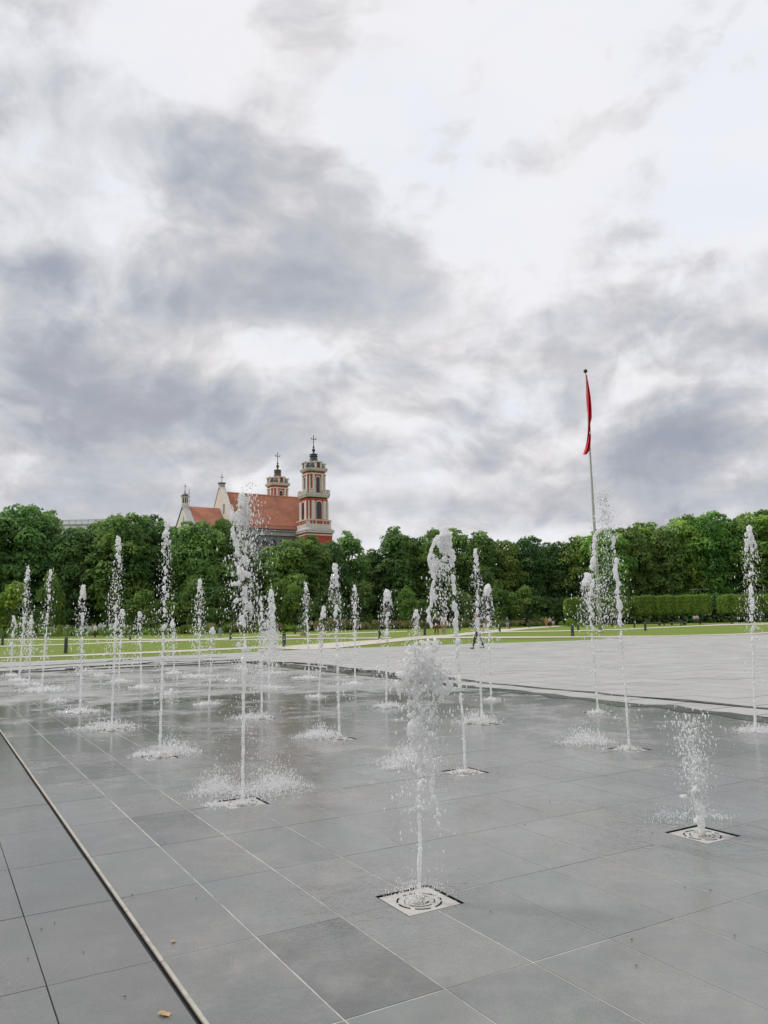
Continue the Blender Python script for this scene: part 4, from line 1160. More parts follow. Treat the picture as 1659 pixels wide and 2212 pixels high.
def bench(p, rz, L, label):
    r = empty('park_bench', p, rz)
    for k in range(4): MB().box(-L / 2, L / 2, -.27 + k * .14, -.15 + k * .14, .42, .48).build('seat_slat', M['wood'], r)
    for x in (-L * .4, L * .4): MB().prism([(x - .12, -.25), (x + .12, -.25), (x + .12, .25), (x - .12, .25)], 0, .42).build('leg', M['bollard'], r)
    MB().box(-L * .38, L * .38, -.04, .04, .36, .42).build('stretcher', M['bollard'], r)
    tag(r, label, 'bench', 'long benches before the clipped trees')
for (a, b, lb) in ((580, 735, 'long pale bench under the clipped trees, left one of the right pair'), (812, 955, 'long pale bench under the clipped trees, right one of the right pair'), (300, 415, 'long pale bench half hidden behind the flagpole jet')):
    u0_, u1_ = 1244.3 + a * .25, 1244.3 + b * .25; q0, q1 = at(u0_, 1345, 127.5), at(u1_, 1345, 127.5)
    bench(Vector(((q0.x + q1.x) / 2, 127.5, gz(q0.x, 127.5))), 0.0, q1.x - q0.x, lb)

lp = at(1512.5, 1272.7, 164); z0 = gz(lp.x, lp.y)
r = empty('street_lamp', (lp.x, lp.y, z0)); H_ = lp.z - z0
MB().tube([(0, 0, 0), (0, 0, 1.0), (0, 0, H_)], [.10, .06, .05], 10).build('post', M['bollard'], r, True)
MB().box(-1.9, 1.9, -.05, .05, H_, H_ + .05).build('crossbar', M['pole'], r)
for x in (-1.6, 1.6): MB().box(x - .42, x + .42, -.12, .12, H_ - .05, H_).build('lamp_head', M['greytrim'], r)
tag(r, 'slim street lamp with flat crossbar above the clipped trees', 'street lamp')

fp = gp(1297, 1366.0)
r = empty('flagpole', fp); topz = at(1268, 799, fp.y).z - fp.z
MB().tube([(0, 0, 0), (0, 0, topz * .33), (0, 0, topz * .66), (0, 0, topz - .3)], [.165, .14, .085, .035], 16).build('pole', M['pole'], r, True)
MB().lathe([(.30, 0), (.30, .05), (.19, .10), (.17, .22)], 20).build('base_collar', M['pole'], r, True)
for k in range(4): MB().lathe([(.03, .05), (.03, .09)], 6, (.25 * math.cos(k * 1.57 + .8), .25 * math.sin(k * 1.57 + .8))).build('bolt', M['iron'], r)
V_, F_ = ICO2
link('finial', np_mesh('finial', V_ * .20 + np.array([0, 0, topz - .12]), F_, True), M['iron'], r)
MB().tube([(-.09, -.06, 1.2), (-.16, -.1, topz * .5), (-.07, -.03, topz - .5)], .012, 6).build('halyard', M['white_panel'], r)
tag(r, 'tall tapering grey flagpole with dark ball finial', 'flagpole')
# limp flag, surveyed edge by edge; folds run in depth
FZ = lambda x, y: ((2200 + x * .2034) / 1.80832, (1400 + y * .2034) / 1.80832)
EDG = [(330, 458, 474), (440, 462, 482), (560, 466, 503), (700, 470, 527), (800, 474, 542), (900, 478, 556), (1000, 482, 567), (1080, 486, 573), (1150, 487, 572), (1200, 487, 560), (1240, 486, 542), (1290, 486, 535), (1350, 482, 532),
       (1440, 478, 531), (1500, 475, 532), (1600, 465, 529), (1700, 448, 524), (1770, 430, 512), (1805, 420, 500), (1862, 396, 452)]
V = []; nC = 11
xs_pole = at(*FZ(462, 218), fp.y).x
for (y, l, rr) in EDG:
    a = at(*FZ(l, y), fp.y); b = at(*FZ(rr, y), fp.y)
    pu = at(*FZ(462 + (y - 218) * .0512, y), fp.y).x       # pole axis in the photo at this height
    for k in range(nC):
        f = k / (nC - 1); p = a.lerp(b, f)
        V.append((p.x - pu, -.13 - .24 * math.sin(f * 11 + y * .006) * min(1, (rr - l) / 50) - .2, p.z - fp.z))
F = [(i * nC + k, i * nC + k + 1, (i + 1) * nC + k + 1, (i + 1) * nC + k) for i in range(len(EDG) - 1) for k in range(nC - 1)]
fl = link('flag', np_mesh('flag', V, F, True), M['flag']); fl.location = fp
md = fl.modifiers.new('sub', 'SUBSURF'); md.levels = 1; md.render_levels = 2
md = fl.modifiers.new('thick', 'SOLIDIFY'); md.thickness = .012
tag(fl, 'red flag hanging limp and twisted along the top of the pole', 'flag')
em = []
for k in range(10):
    a = 6.28 * k / 10; x, y = 512 + 14 * math.cos(a) * (1 if k % 2 else .7), 1458 + 30 * math.sin(a) * (1 if k % 3 else .75)
    p = at(*FZ(x, y), fp.y); pu = at(*FZ(462 + (y - 218) * .0512, y), fp.y).x; em.append((p.x - pu, -.62, p.z - fp.z))
o = MB().extrude(em, (0, .03, 0)).build('emblem', M['emblem'], fl)

# ------------------------------------------------------------------ people
def skin(name, verts, edges, radii, material, parent, root=0, sub=1):
    me = bpy.data.meshes.new(name); me.from_pydata(verts, edges, []); me.update()
    o = link(name, me, None, parent); me.materials.append(material)
    md = o.modifiers.new('skin', 'SKIN'); md.use_smooth_shade = True
    sv = me.skin_vertices[0].data
    for i, r in enumerate(radii):
        sv[i].radius = r if isinstance(r, tuple) else (r, r); sv[i].use_root = (i == root)
    s = o.modifiers.new('sub', 'SUBSURF'); s.levels = sub; s.render_levels = sub
    return o


def hand(parent, w, d, side, s):
    mb = MB(); w, d = Vector(w), Vector(d).normalized(); a = d.cross(Vector((0, 1, .01))).normalized(); b = d.cross(a)
    mb.obox(w + d * .045 * s, a, b, d, .038 * s, .014 * s, .045 * s)
    for k, L in enumerate((.062, .074, .078, .066)):
        q = w + d * .09 * s + a * (-.028 + .019 * k) * s
        mb.tube([q, q + d * L * .55 * s + b * .006 * s, q + d * L * s + b * .024 * s], [.0085 * s, .008 * s, .006 * s], 6)
    q = w + d * .02 * s - a * .038 * s
    mb.tube([q, q - a * .028 * s + d * .03 * s, q - a * .03 * s + d * .062 * s + b * .01 * s], [.011 * s, .0095 * s, .007 * s], 6)
    mb.build('hand', M['skin'], parent, True)


def person(p, yaw, height, label, top, bottom, shoes=(.03, .03, .03), hair='dark', stride=.0, arms=((-.25, .02, .0), (.25, .02, .0)), shorts=False, sleeves=True, long_hair=False, coat=None, lean=0.0):
    """local axes: y forward, x right. arms: wrist offset from shoulder per side: (x, forward, up) with elbow between"""
    r = empty('person', p, yaw); r.scale = (height / 1.75,) * 3
    sk = M['skin']
    L = lean
    P = {'pel': (0, 0, .96), 'wai': (0, .01 + L * .3, 1.10), 'che': (0, .01 + L * .7, 1.32), 'nec': (0, .0 + L, 1.48), 'chin': (0, .05 + L, 1.57), 'head': (0, .02 + L, 1.66)}
    legs = {}
    for sx, f in ((-1, stride), (1, -stride)):
        legs[sx] = [(sx * .09, 0, .92), (sx * .10, f * .55 + .03, .50), (sx * .10, f - (.02 if f < 0 else 0), .085 + (.03 if f < -.05 else 0)), (sx * .11, f + .15, .03)]
    arm = {}
    for sx, (ax, ay, az) in zip((-1, 1), arms):
        sh = Vector((sx * .185, L, 1.43)); wr = Vector((sx * .185 + ax * .25, L + ay, 1.43 - .52 + az)); mid = sh.lerp(wr, .5)
        mid += Vector((sx * .05, -.06 - abs(az) * .35, -abs(az) * .15)); arm[sx] = (sh, mid, wr)
    V = [P['pel'], P['wai'], P['che'], P['nec'], P['chin'], P['head'], (0, .135 + L, 1.635)]
    E_ = [(0, 1), (1, 2), (2, 3), (3, 4), (4, 5)]; Rr = [(.13, .10), (.125, .095), (.15, .10), .055, .075, .098, .012]
    E_.append((5, 6)); Rr[6] = .016
    for sx in (-1, 1):
        b = len(V); V += legs[sx]; E_ += [(0, b), (b, b + 1), (b + 1, b + 2), (b + 2, b + 3)]; Rr += [.085, .058, .036, .018]
        b = len(V); V += [tuple(q) for q in arm[sx]]; E_ += [(2, b), (b, b + 1), (b + 1, b + 2)]; Rr += [.055, .042, .028]
    skin('body', V, E_, Rr, sk, r)
    for sx in (-1, 1):
        hand(r, arm[sx][2], arm[sx][2] - arm[sx][1], sx, 1.0)
        MB().lathe([(.005, -.02), (.02, -.012), (.022, .012), (.006, .02)], 6).build('ear', sk, r).location = (sx * .093, .01 + L, 1.65)
        e = MB().lathe([(.003, -.008), (.011, 0), (.003, .008)], 6).build('eye', M['iron'], r); e.location = (sx * .034, .105 + L, 1.672)
    # clothes
    tv = [P['pel'], P['wai'], P['che'], (0, L, 1.46)]; te = [(0, 1), (1, 2), (2, 3)]; tr = [(.155, .125), (.15, .118), (.175, .122), (.085, .075)]
    for sx in (-1, 1):
        b = len(tv); sh, md, wr = arm[sx]; end = wr if sleeves else sh.lerp(md, .75)
        tv += [tuple(sh), tuple(md if sleeves else sh.lerp(md, .5)), tuple(md.lerp(end, .92) if sleeves else end)]; te += [(2, b), (b, b + 1), (b + 1, b + 2)]; tr += [.075, .06, .05]
    o = skin('top', tv, te, tr, M['cloth'], r); o.color = (*top, 1)
    bv = [(0, 0, 1.0), (0, 0, .90)]; be = [(0, 1)]; br = [(.15, .118), (.155, .12)]
    for sx in (-1, 1):
        b = len(bv); h, k_, a_, t_ = [Vector(q) for q in legs[sx]]
        if shorts: bv += [tuple(h), tuple(h.lerp(k_, .5)), tuple(h.lerp(k_, .95))]; br += [.105, .095, .09]
        else: bv += [tuple(h), tuple(k_), tuple(k_.lerp(a_, .93))]; br += [.105, .078, .064]
        be += [(1, b), (b, b + 1), (b + 1, b + 2)]
        s_ = skin('shoe', [tuple(a_ + Vector((0, -.05, -.035))), tuple(a_ + Vector((0, .06, -.04))), tuple(t_ + Vector((0, .03, .012)))], [(0, 1), (1, 2)], [(.042, .045), (.045, .04), (.04, .03)], M['cloth'], r); s_.color = (*shoes, 1)
    o = skin('trousers', bv, be, br, M['cloth'], r); o.color = (*bottom, 1)
    if coat:
        cv = [(0, -.02, .80), (0, -.01, 1.0), (0, -.02 + L * .6, 1.3), (0, -.02 + L, 1.46)]; o = skin('jacket', cv, [(0, 1), (1, 2), (2, 3)], [(.17, .10), (.165, .10), (.185, .105), (.1, .07)], M['cloth'], r); o.color = (*coat, 1)
    TV, TF = ICO2
    Hh = TV * np.array([.108, .118, .115]); keep = Hh[:, 2] - Hh[:, 1] * .9 > -.035
    Hh[:, 2] = np.where(keep, Hh[:, 2], Hh[:, 2] * .1 + .03); Hh[:, 1] = np.where(keep, Hh[:, 1], Hh[:, 1] * .55)
    if long_hair: Hh[:, 2] = np.where((TV[:, 1] < -.1) & (TV[:, 2] < .2), Hh[:, 2] - .16, Hh[:, 2])
    h = link('hair', np_mesh('hair', Hh + np.array([0, -.005 + L, 1.695]), TF, True), M['hair_' + hair], r)
    tag(r, label, 'person')
    return r


WH, BK = (.75, .74, .72), (.025, .025, .03)
def gpp(uv, dz=0): p = gp(*uv); return p
person(gpp(Z1(820, 321)), 2.6, 1.74, 'person in a white jacket and dark trousers walking at the far left', WH, (.03, .03, .04), (.6, .6, .6), 'dark', .16)
person(gpp(Z2(240, 308)), -1.9, 1.76, 'person in a dark jacket and pale blue jeans beside the slim left jets', BK, (.36, .45, .55), (.5, .45, .4), 'dark', .05)
person(gpp(Z3(455, 290)), 3.3, 1.72, 'person in black top and red brown trousers, left of the walking couple', BK, (.20, .06, .04), BK, 'dark', .18, long_hair=True)
bg = person(gpp(Z3(519, 291)), 3.0, 1.74, 'person in open black jacket, white shirt and beige trousers, right of the couple', (.6, .58, .55), (.30, .23, .17), (.25, .2, .15), 'dark', .16, coat=BK)
person(gpp(Z3(815, 408)), 1.62, 1.84, 'grey haired man in loose pale shirt and black trousers striding left across the plaza', (.50, .52, .60), (.03, .03, .035), (.02, .02, .02), 'grey', .27,
       arms=((-.3, .22, .06), (.2, -.16, .12)), lean=.05)
person(gpp(Z3(1068, 240)), 3.2, 1.70, 'person in dark jacket, teal shirt and pale shorts alone on the lawn', (.05, .16, .17), (.42, .38, .34), (.4, .38, .36), 'grey', .04, shorts=True, coat=BK)
person(gpp(Z3(1405, 222)), 3.1, 1.70, 'woman in mustard yellow dress, leftmost of the trio on the path', (.50, .30, .05), (.48, .28, .05), (.4, .3, .25), 'dark', .10, long_hair=True, shorts=True)
person(gpp(Z3(1437, 222)), 3.15, 1.72, 'person in white top and dark trousers, middle of the trio on the path', (.62, .58, .58), (.05, .04, .05), BK, 'dark', .12, long_hair=True)
person(gpp(Z3(1465, 216)), 3.05, 1.78, 'person in black top and white shorts, rightmost of the trio on the path', (.03, .03, .03), (.65, .64, .62), WH, 'dark', .1, shorts=True)
for (u, lb) in ((1501, 'seated looking person in white shirt in the shade behind right bench, left one'), (1507, 'seated looking person in white shirt in the shade behind right bench, right one')):
    q = at(u, 1345, 148); person(Vector((q.x, 148, gz(q.x, 148))), 3.0, 1.72, lb.replace('seated looking ', ''), WH, (.1, .1, .12))
# things held
q = gpp(Z3(497, 268)); r = empty('shopping_bag', (q.x + .02, gpp(Z3(519, 291)).y - .05, gz(q.x, q.y) + .42))
MB().prism([(-.16, -.06), (.16, -.06), (.16, .06), (-.16, .06)], 0, .36, [(-.14, -.03), (.14, -.03), (.14, .03), (-.14, .03)]).build('bag_body', M['white_panel'], r)
MB().tube([(-.08, 0, .36), (-.06, 0, .50), (.06, 0, .50), (.08, 0, .36)], .008, 6).build('handle', M['white_panel'], r)
tag(r, 'white shopping bag carried between the walking couple', 'bag')
mp_ = gpp(Z3(815, 408))
r = empty('folded_jacket', mp_ + Vector((.30, -.12, 1.02)))
o = skin('cloth_fold', [(-.05, 0, -.14), (.02, 0, .10), (.08, 0, .30), (.14, .02, .02), (.18, .02, -.08)], [(0, 1), (1, 2), (2, 3), (3, 4)], [.06, .09, .08, .07, .05], M['cloth'], r); o.color = (.62, .52, .36, 1)
tag(r, 'beige jacket hanging over the arm of the grey haired man', 'jacket')

# ------------------------------------------------------------------ nozzle covers
def ring_arcs(r0, r1, spans, z, n=10):
    mb = MB()
    for (a0, a1) in spans:
        P = []
        for k in range(n + 1): a = math.radians(a0 + (a1 - a0) * k / n); P.append((r1 * math.cos(a), r1 * math.sin(a)))
        for k in range(n, -1, -1): a = math.radians(a0 + (a1 - a0) * k / n); P.append((r0 * math.cos(a), r0 * math.sin(a)))
        b = len(mb.v); mb.v += [(x, y, z) for x, y in P]
        for k in range(n): mb.f.append((b + k, b + k + 1, b + 2 * n - k, b + 2 * n + 1 - k))
    return mb


zc = -.009
pl_mesh = MB().prism([(-.179, -.179), (.179, -.179), (.179, .179), (-.179, .179)], zc - .012, zc).mesh('cover_plate'); pl_mesh.materials.append(M['cover'])
pit = MB(); h = HALF - .001
pit.box(-h, h, -h, h, -.06, -.045)
for (x0, x1, y0, y1) in ((-h, -h + .004, -h, h), (h - .004, h, -h, h), (-h + .004, h - .004, -h, -h + .004), (-h + .004, h - .004, h - .004, h)): pit.box(x0, x1, y0, y1, -.0449, -.0005)
pit_mesh = pit.mesh('pit_frame'); pit_mesh.materials.append(M['black'])
sl_meshes = []
for (r0, r1, sp) in ((.124, .134, [(8, 50), (62, 106), (118, 160), (172, 214), (226, 268), (282, 324), (336, 356)]), (.085, .0915, [(20, 80), (110, 170), (200, 290), (310, 350)]), (.050, .056, [(190, 330), (20, 80)])):
    me = ring_arcs(r0, r1, sp, zc + .0025).mesh('ring_slot'); me.materials.append(M['black']); sl_meshes.append(me)
hub = MB().lathe([(.030, zc), (.030, zc + .008), (.018, zc + .010), (.016, zc + .016)], 16).mesh('nozzle_hub', True); hub.materials.append(M['steel'])
JETNAME = {}


def cover(k, m, phrase):
    s, t = noz_st[(k, m)]
    r = empty('nozzle_cover', st(s, t), TH)
    link('cover_plate', pl_mesh, None, r); link('pit_frame', pit_mesh, None, r); link('nozzle_hub', hub, None, r)
    for me in sl_meshes: link('ring_slot', me, None, r)
    tag(r, 'cream nozzle cover under the ' + phrase, 'nozzle cover', 'nozzle covers let into the deck')


# ------------------------------------------------------------------ water
class Water:
    def __init__(s, node, base_px, seed):
        s.rng = np.random.default_rng(seed)
        ns, nt = noz_st[node]; s.base = st(ns, nt); s.Y = s.base.y; s.d = s.base.length
        pu, pv = proj(s.base); s.off = (pu - base_px[0], pv - base_px[1])
        s.px = s.d / CF                              # metres per survey unit here
        s.C = []; s.R = []; s.D = []; s.DR = []; s.S = []; s.SR = []

    def P(s, u, v, dy=0.0):
        w = min(1, max(0, 1)); return np.array(at(u + s.off[0], v + s.off[1], s.Y + dy)) - np.array(s.base)

    def strand(s, pts, r0, r1, jit=0.0, gap=0.0, beads=0.0, wob=0.0, dep=None):
        """a rope of water through picture points (u,v[,dy])"""
        Q = [s.P(*p) for p in pts]; rng = s.rng
        seg = [0.0]
        for a, b in zip(Q, Q[1:]): seg.append(seg[-1] + np.linalg.norm(b - a))
        L = seg[-1]; t = 0.0; ph = rng.uniform(0, 6.28, 6); skip = 0
        while t < L:
            i = max(0, min(len(Q) - 2, int(np.searchsorted(seg, t) - 1)))
            f = (t - seg[i]) / max(1e-9, seg[i + 1] - seg[i]); p = Q[i] * (1 - f) + Q[i + 1] * f
            x = t / L; r = r0 + (r1 - r0) * x
            r *= 1 + beads * .55 * math.sin(t * 46 + ph[0] + 2 * math.sin(t * 17 + ph[1])) + beads * .3 * rng.standard_normal() + .08 * rng.standard_normal()
            r = max(r, r0 * .25)
            wv = wob * (.35 + .65 * x)
            p = p + np.array([math.sin(t * 21 + ph[2]) + .6 * math.sin(t * 47 + ph[3]), math.sin(t * 24 + ph[4]), 0]) * wv + rng.standard_normal(3) * jit * (.3 + .7 * x)
            if skip > 0: skip -= 1
            elif rng.random() < gap * (.2 + .8 * x): skip = int(rng.integers(2, 6))
            else: s.C.append(p); s.R.append((r, r, r * rng.uniform(1.0, 1.7)))
            t += max(r * .62, .004)
        return s

    def cluster(s, c, rad, n, r0, r1, shell=0.0, squash=1.0):
        d = rand_dirs(s.rng, n) * (s.rng.uniform(shell, 1, n) ** (1 / 2.2))[:, None]
        for q in d * np.array(rad): s.C.append(np.array(c) + q); r = s.rng.uniform(r0, r1); s.R.append((r, r, r * s.rng.uniform(.8, 1.5) * squash))
        return s

    def plume(s, tip, low, w, dense=1.0, body=.5):
        """crown of a jet: solid rounded tip that opens into webs and lumps further down. px units"""
        rng = s.rng; a = s.P(*tip); b = s.P(*low); W_ = w * s.px
        n = int(95 * dense); ax = b - a; Lc = np.linalg.norm(ax); ph = rng.uniform(0, 6.28, 4)
        cen = lambda q: a * (1 - q) + b * q + np.array([math.sin(q * 7 + ph[0]), math.sin(q * 6 + ph[1]), 0]) * W_ * .30 * q
        for k in range(n):                           # solid finger at the top, torn open lower down
            q = rng.random() ** 1.25; env = W_ * (.30 + .55 * min(1, q / .45)) * (1 if q < .75 else .8)
            ang = rng.uniform(0, 6.28); rr = env * (math.sqrt(rng.random()) if q < body else rng.uniform(.55, 1.0))
            if q >= body * .8 and math.sin(ang * 2 + q * 17 + ph[2]) + .6 * math.sin(q * 31 + ph[3]) < .25: continue
            r = W_ * (rng.uniform(.11, .24) if q < body else rng.uniform(.04, .12))
            s.C.append(cen(q) + np.array([math.cos(ang) * rr, math.sin(ang) * rr, 0])); s.R.append((r, r, r * rng.uniform(1.1, 2.0)))
        for k in range(int(19 * dense)):             # strings and webs leaving the crown
            q = rng.uniform(.04, .6); ang = rng.uniform(0, 6.28); o_ = np.array([math.cos(ang), math.sin(ang), 0])
            p = cen(q) + o_ * W_ * (.3 + .5 * min(1, q / .45)); v_ = o_ * rng.uniform(-.1, .75) * W_; m = int(rng.integers(10, 30)); r = W_ * rng.uniform(.03, .075)
            ln = Lc * rng.uniform(.2, .75); w1, w2 = rng.uniform(0, 6.28, 2)
            for i in range(m):
                f = i / m; c_ = p + v_ * f ** .6 + np.array([math.sin(f * 9 + w1), math.sin(f * 8 + w2), 0]) * W_ * .12 * f + np.array([0, 0, -ln * f]) + rng.standard_normal(3) * r * .5
                rr = r * (1 - .4 * f) * rng.uniform(.5, 1.5)
                if rng.random() > .15 + .35 * f: s.C.append(c_); s.R.append((rr, rr, rr * rng.uniform(1.2, 2.4)))
        return s

    def drops(s, c, sig, n, r0, r1, spray=False, power=2.2):
        rng = s.rng; q = rng.standard_normal((n, 3)) * np.array(sig)
        for p in q:
            pt = np.array(c) + p
            if pt[2] < .004: pt[2] = abs(pt[2]) * .3 + .004
            r = r0 + (r1 - r0) * rng.random() ** power
            (s.S if spray else s.D).append(pt); st_ = rng.uniform(.8, 1.5); (s.SR if spray else s.DR).append((r, r, r * st_))
        return s

    def drops_line(s, tip, low, w0, w1, n, r0, r1, drift=0.0):
        """drops falling round the column between two picture points, spreading from w0 to w1 (px)"""
        rng = s.rng; a = s.P(*tip); b = s.P(*low)
        for k in range(int(n * 1.5)):
            q = rng.random(); w = (w0 + (w1 - w0) * q) * s.px
            p = a * (1 - q) + b * q + rng.standard_normal(3) * np.array([w, w, .03]) + np.array([drift * s.px * q, 0, 0])
            if p[2] < .005: continue
            r = .85 * (r0 + (r1 - r0) * rng.random() ** 3.2); s.D.append(p); s.DR.append((r * .85, r * .85, r * rng.uniform(1.0, 2.8)))
        return s

    def splash(s, u, v, hw, hh, n, foam=10, foam_w=None):
        """crown of spray thrown up where water lands; px units, centred on a ground point (u,v)"""
        g = gp(u + s.off[0], v + s.off[1]); c = np.array(g) - np.array(s.base); rng = s.rng
        pg = g.length / CF; W_ = hw * pg * .84; H_ = hh * pg
        for k in range(int(n * 1.7)):
            x = rng.standard_normal() * .5 * W_; y = rng.standard_normal() * .5 * W_ * .8
            z = rng.exponential(.32) * H_ * (1 - min(.8, (abs(x) / W_) ** 2 * .6))
            r = pg * rng.uniform(.32, 1.05) * (1.5 if rng.random() < .08 else 1)
            s.S.append(c + np.array([x, y, .004 + z])); s.SR.append((r, r, r * rng.uniform(1, 3.4)))
        for k in range(int(foam * 2.2)):
            x, y = rng.standard_normal(2) * .42 * (foam_w or hw) * pg
            for j in range(int(rng.integers(3, 8))):
                r = pg * rng.uniform(.8, 2.6); s.C.append(c + np.array([x + rng.normal(0, 2.2) * pg, y + rng.normal(0, 2.2) * pg, .002])); s.R.append((r * 1.5, r * 1.5, r * .30))
        return s

    def build(s, label, voxel=None, wm='water'):
        root = empty('water_jet', s.base); tag(root, label, 'water jet', 'water jets of the fountain')
        if s.C:
            o = link('water_column', blobs_mesh('water_column', s.C, s.R, ICO1), M[wm], root)
            md = o.modifiers.new('remesh', 'REMESH'); md.mode = 'VOXEL'; md.voxel_size = voxel or max(.0055, s.d / 770 * .48); md.use_smooth_shade = True
            o['kind'] = 'stuff'
        near = s.d < 11
        if s.D: tag(link('droplets', blobs_mesh('droplets', s.D, s.DR, ICO1 if near else OCT, True), M['drop'], root), kind='stuff')
        if s.S: tag(link('splash', blobs_mesh('splash', s.S, s.SR, OCT, True), M['spray'], root), kind='stuff')
        return root


def std_jet(node, base, top, hw, crown, spray, drift, phrase, splash=None, seed=0, lean_mid=0.0, foam=8):
    w = Water(node, base, 1000 + seed)
    r = .0125 + .00055 * w.d; hw *= .88
    H = base[1] - top[1]; cr_v = top[1] + crown; U = lambda v, e=0: base[0] + (top[0] - base[0]) * (base[1] - v) / H + e + lean_mid * math.sin(math.pi * (base[1] - v) / H)
    va = base[1] - H * .42; vb = cr_v - crown * .25
    w.strand([(base[0], base[1]), (U(va), va)], r, r * .95, .0012, 0, .38, .0030)
    if va > vb: w.strand([(U(va), va), (U((va + vb) / 2), (va + vb) / 2), (U(vb), vb)], r * .9, r * 1.0, .006 + hw * w.px * .07, .20, .75, .007 + hw * w.px * .10)
    w.plume((top[0], top[1]), (U(cr_v), cr_v), hw, dense=.6 + .4 * min(2, spray), body=.5)
    mpx = w.px
    w.drops_line((U(top[1] + crown * .5), top[1] + crown * .5), (U(base[1] - H * .22), base[1] - H * .22), hw * .55, hw * 1.25, int(200 * spray), .5 * mpx, 2.0 * mpx, drift)
    w.drops_line((U(top[1]), top[1] - 4), (U(cr_v + crown), cr_v + crown), hw * .5, hw * 1.5, int(60 * spray), .4 * mpx, 1.6 * mpx, drift * .4)
    if splash:
        for (u, v, sw, sh, n) in splash: w.splash(u, v, sw, sh, n, foam)
    w.splash(base[0], base[1], 10 + .0 * w.d, 5, 60, 3)
    JETNAME[node] = phrase
    return w.build(phrase[0].upper() * 0 + phrase)


JETS = [
    ((0, 9), (24, 1463), (31, 1336), 7, 42, .7, -3, 'short jet farthest left in the back row', [(25, 1465, 18, 4, 60)]),
    ((0, 8), (41, 1468), (61, 1222), 8, 80, 1.2, 5, 'tall slim jet second from the left', [(38, 1470, 26, 4, 120)]),
    ((0, 7), (62.5, 1483), (68, 1333), 8, 46, .9, -5, 'short bushy jet third from the left', [(62, 1482, 30, 5, 160)]),
    ((0, 6), (90.5, 1498), (110, 1234), 8, 60, 1.0, -2, 'tall jet leaning right above the far left splash', [(95, 1494, 50, 8, 420)]),
    ((0, 4), (173, 1544), (179, 1267), 11, 80, 1.5, -8, 'jet behind which the person in white walks', [(172, 1541, 45, 8, 420)]),
    ((0, 3), (243, 1581), (258, 1163), 13, 140, 2.0, -12, 'tall jet left of the second tallest left jet', [(230, 1576, 62, 16, 700)]),
    ((1, 7), (256, 1466), (263, 1312), 11, 42, .8, -4, 'small jet with round head behind the tall left jet', [(258, 1468, 26, 4, 140)]),
    ((1, 6), (305, 1482), (301, 1320), 9, 26, .6, -14, 'small jet with its head bent to the left', [(306, 1484, 32, 4, 160)]),
    ((0, 2), (347, 1637), (363, 1132), 15, 125, 1.8, 0, 'very tall jet below the small church gable', [(375, 1630, 58, 26, 1100), (310, 1634, 30, 10, 200)]),
    ((2, 7), (430, 1459), (431, 1249), 11, 85, 1.6, -4, 'slim jet with feathery crown left of the tallest', [(428, 1459, 46, 4, 260)]),
    ((1, 4), (452, 1522), (460, 1357), 10, 26, .9, 0, 'low jet with white cap in front of person in jeans', [(448, 1522, 32, 5, 200)]),
    ((2, 8), (467, 1439), (463, 1325), 8, 36, .7, 0, 'short far jet just left of the tallest one', [(467, 1441, 26, 3, 100)]),
    ((1, 3), (566, 1552), (565, 1291), 11, 150, 1.8, -4, 'left column of the misty twin jets', [(548, 1552, 48, 12, 420)]),
    ((2, 5), (580, 1487), (585, 1274), 15, 150, 3.6, 6, 'right bushy column of the misty twin jets', [(590, 1487, 40, 6, 300)]),
    ((3, 7), (589, 1449), (592, 1302), 12, 110, 2.2, 4, 'far jet hidden inside the misty twin jets', [(586, 1450, 40, 4, 200)]),
    ((3, 6), (668, 1461), (661, 1257), 8, 52, .9, -8, 'slim jet with a side stream falling left', [(660, 1462, 36, 3, 200)]),
    ((2, 4), (689, 1506), (700, 1312), 11, 66, 1.1, -6, 'lower jet just left of the jet below the tower', [(684, 1506, 26, 4, 100)]),
    ((1, 2), (733, 1594), (723, 1217), 16, 120, 2.2, 8, 'jet below the near church tower', [(690, 1591, 52, 22, 1000)]),
    ((3, 5), (767, 1474), (766, 1263), 8, 42, 1.2, 3, 'slim straight jet right of the jet below the tower', [(765, 1476, 34, 4, 160)]),
    ((2, 3), (834, 1529), (836, 1275), 15, 56, 1.3, 0, 'jet with a flaring bell shaped head in mid picture', [(838, 1526, 34, 10, 300)]),
    ((3, 4), (892, 1487), (898, 1314), 11, 38, 1.0, 4, 'low jet with round head above the foreground burst', [(892, 1488, 30, 4, 100)]),
    ((2, 2), (1041, 1564), (1026, 1185), 12, 110, 1.8, 0, 'jet in front of the walking man', [(1030, 1560, 46, 20, 700)]),
    ((3, 3), (1061, 1509), (1053, 1263), 16, 50, 1.4, 0, 'jet with an umbrella head just right of the walking man', [(1062, 1510, 24, 5, 80)]),
    ((3, 2), (1293, 1539), (1270, 1239), 17, 50, 1.8, -10, 'leaning jet just left of the flagpole', [(1290, 1540, 24, 6, 120)]),
    ((3, 1), (1636, 1577), (1622, 1135), 16, 110, 2.4, 8, 'rightmost jet at the edge of the photo', [(1640, 1576, 50, 12, 420)]),
]
for i, (node, b, t, hw, cr, sp, dr, ph, spl) in enumerate(JETS): std_jet(node, b, t, hw, cr, sp, dr, ph, spl, i)

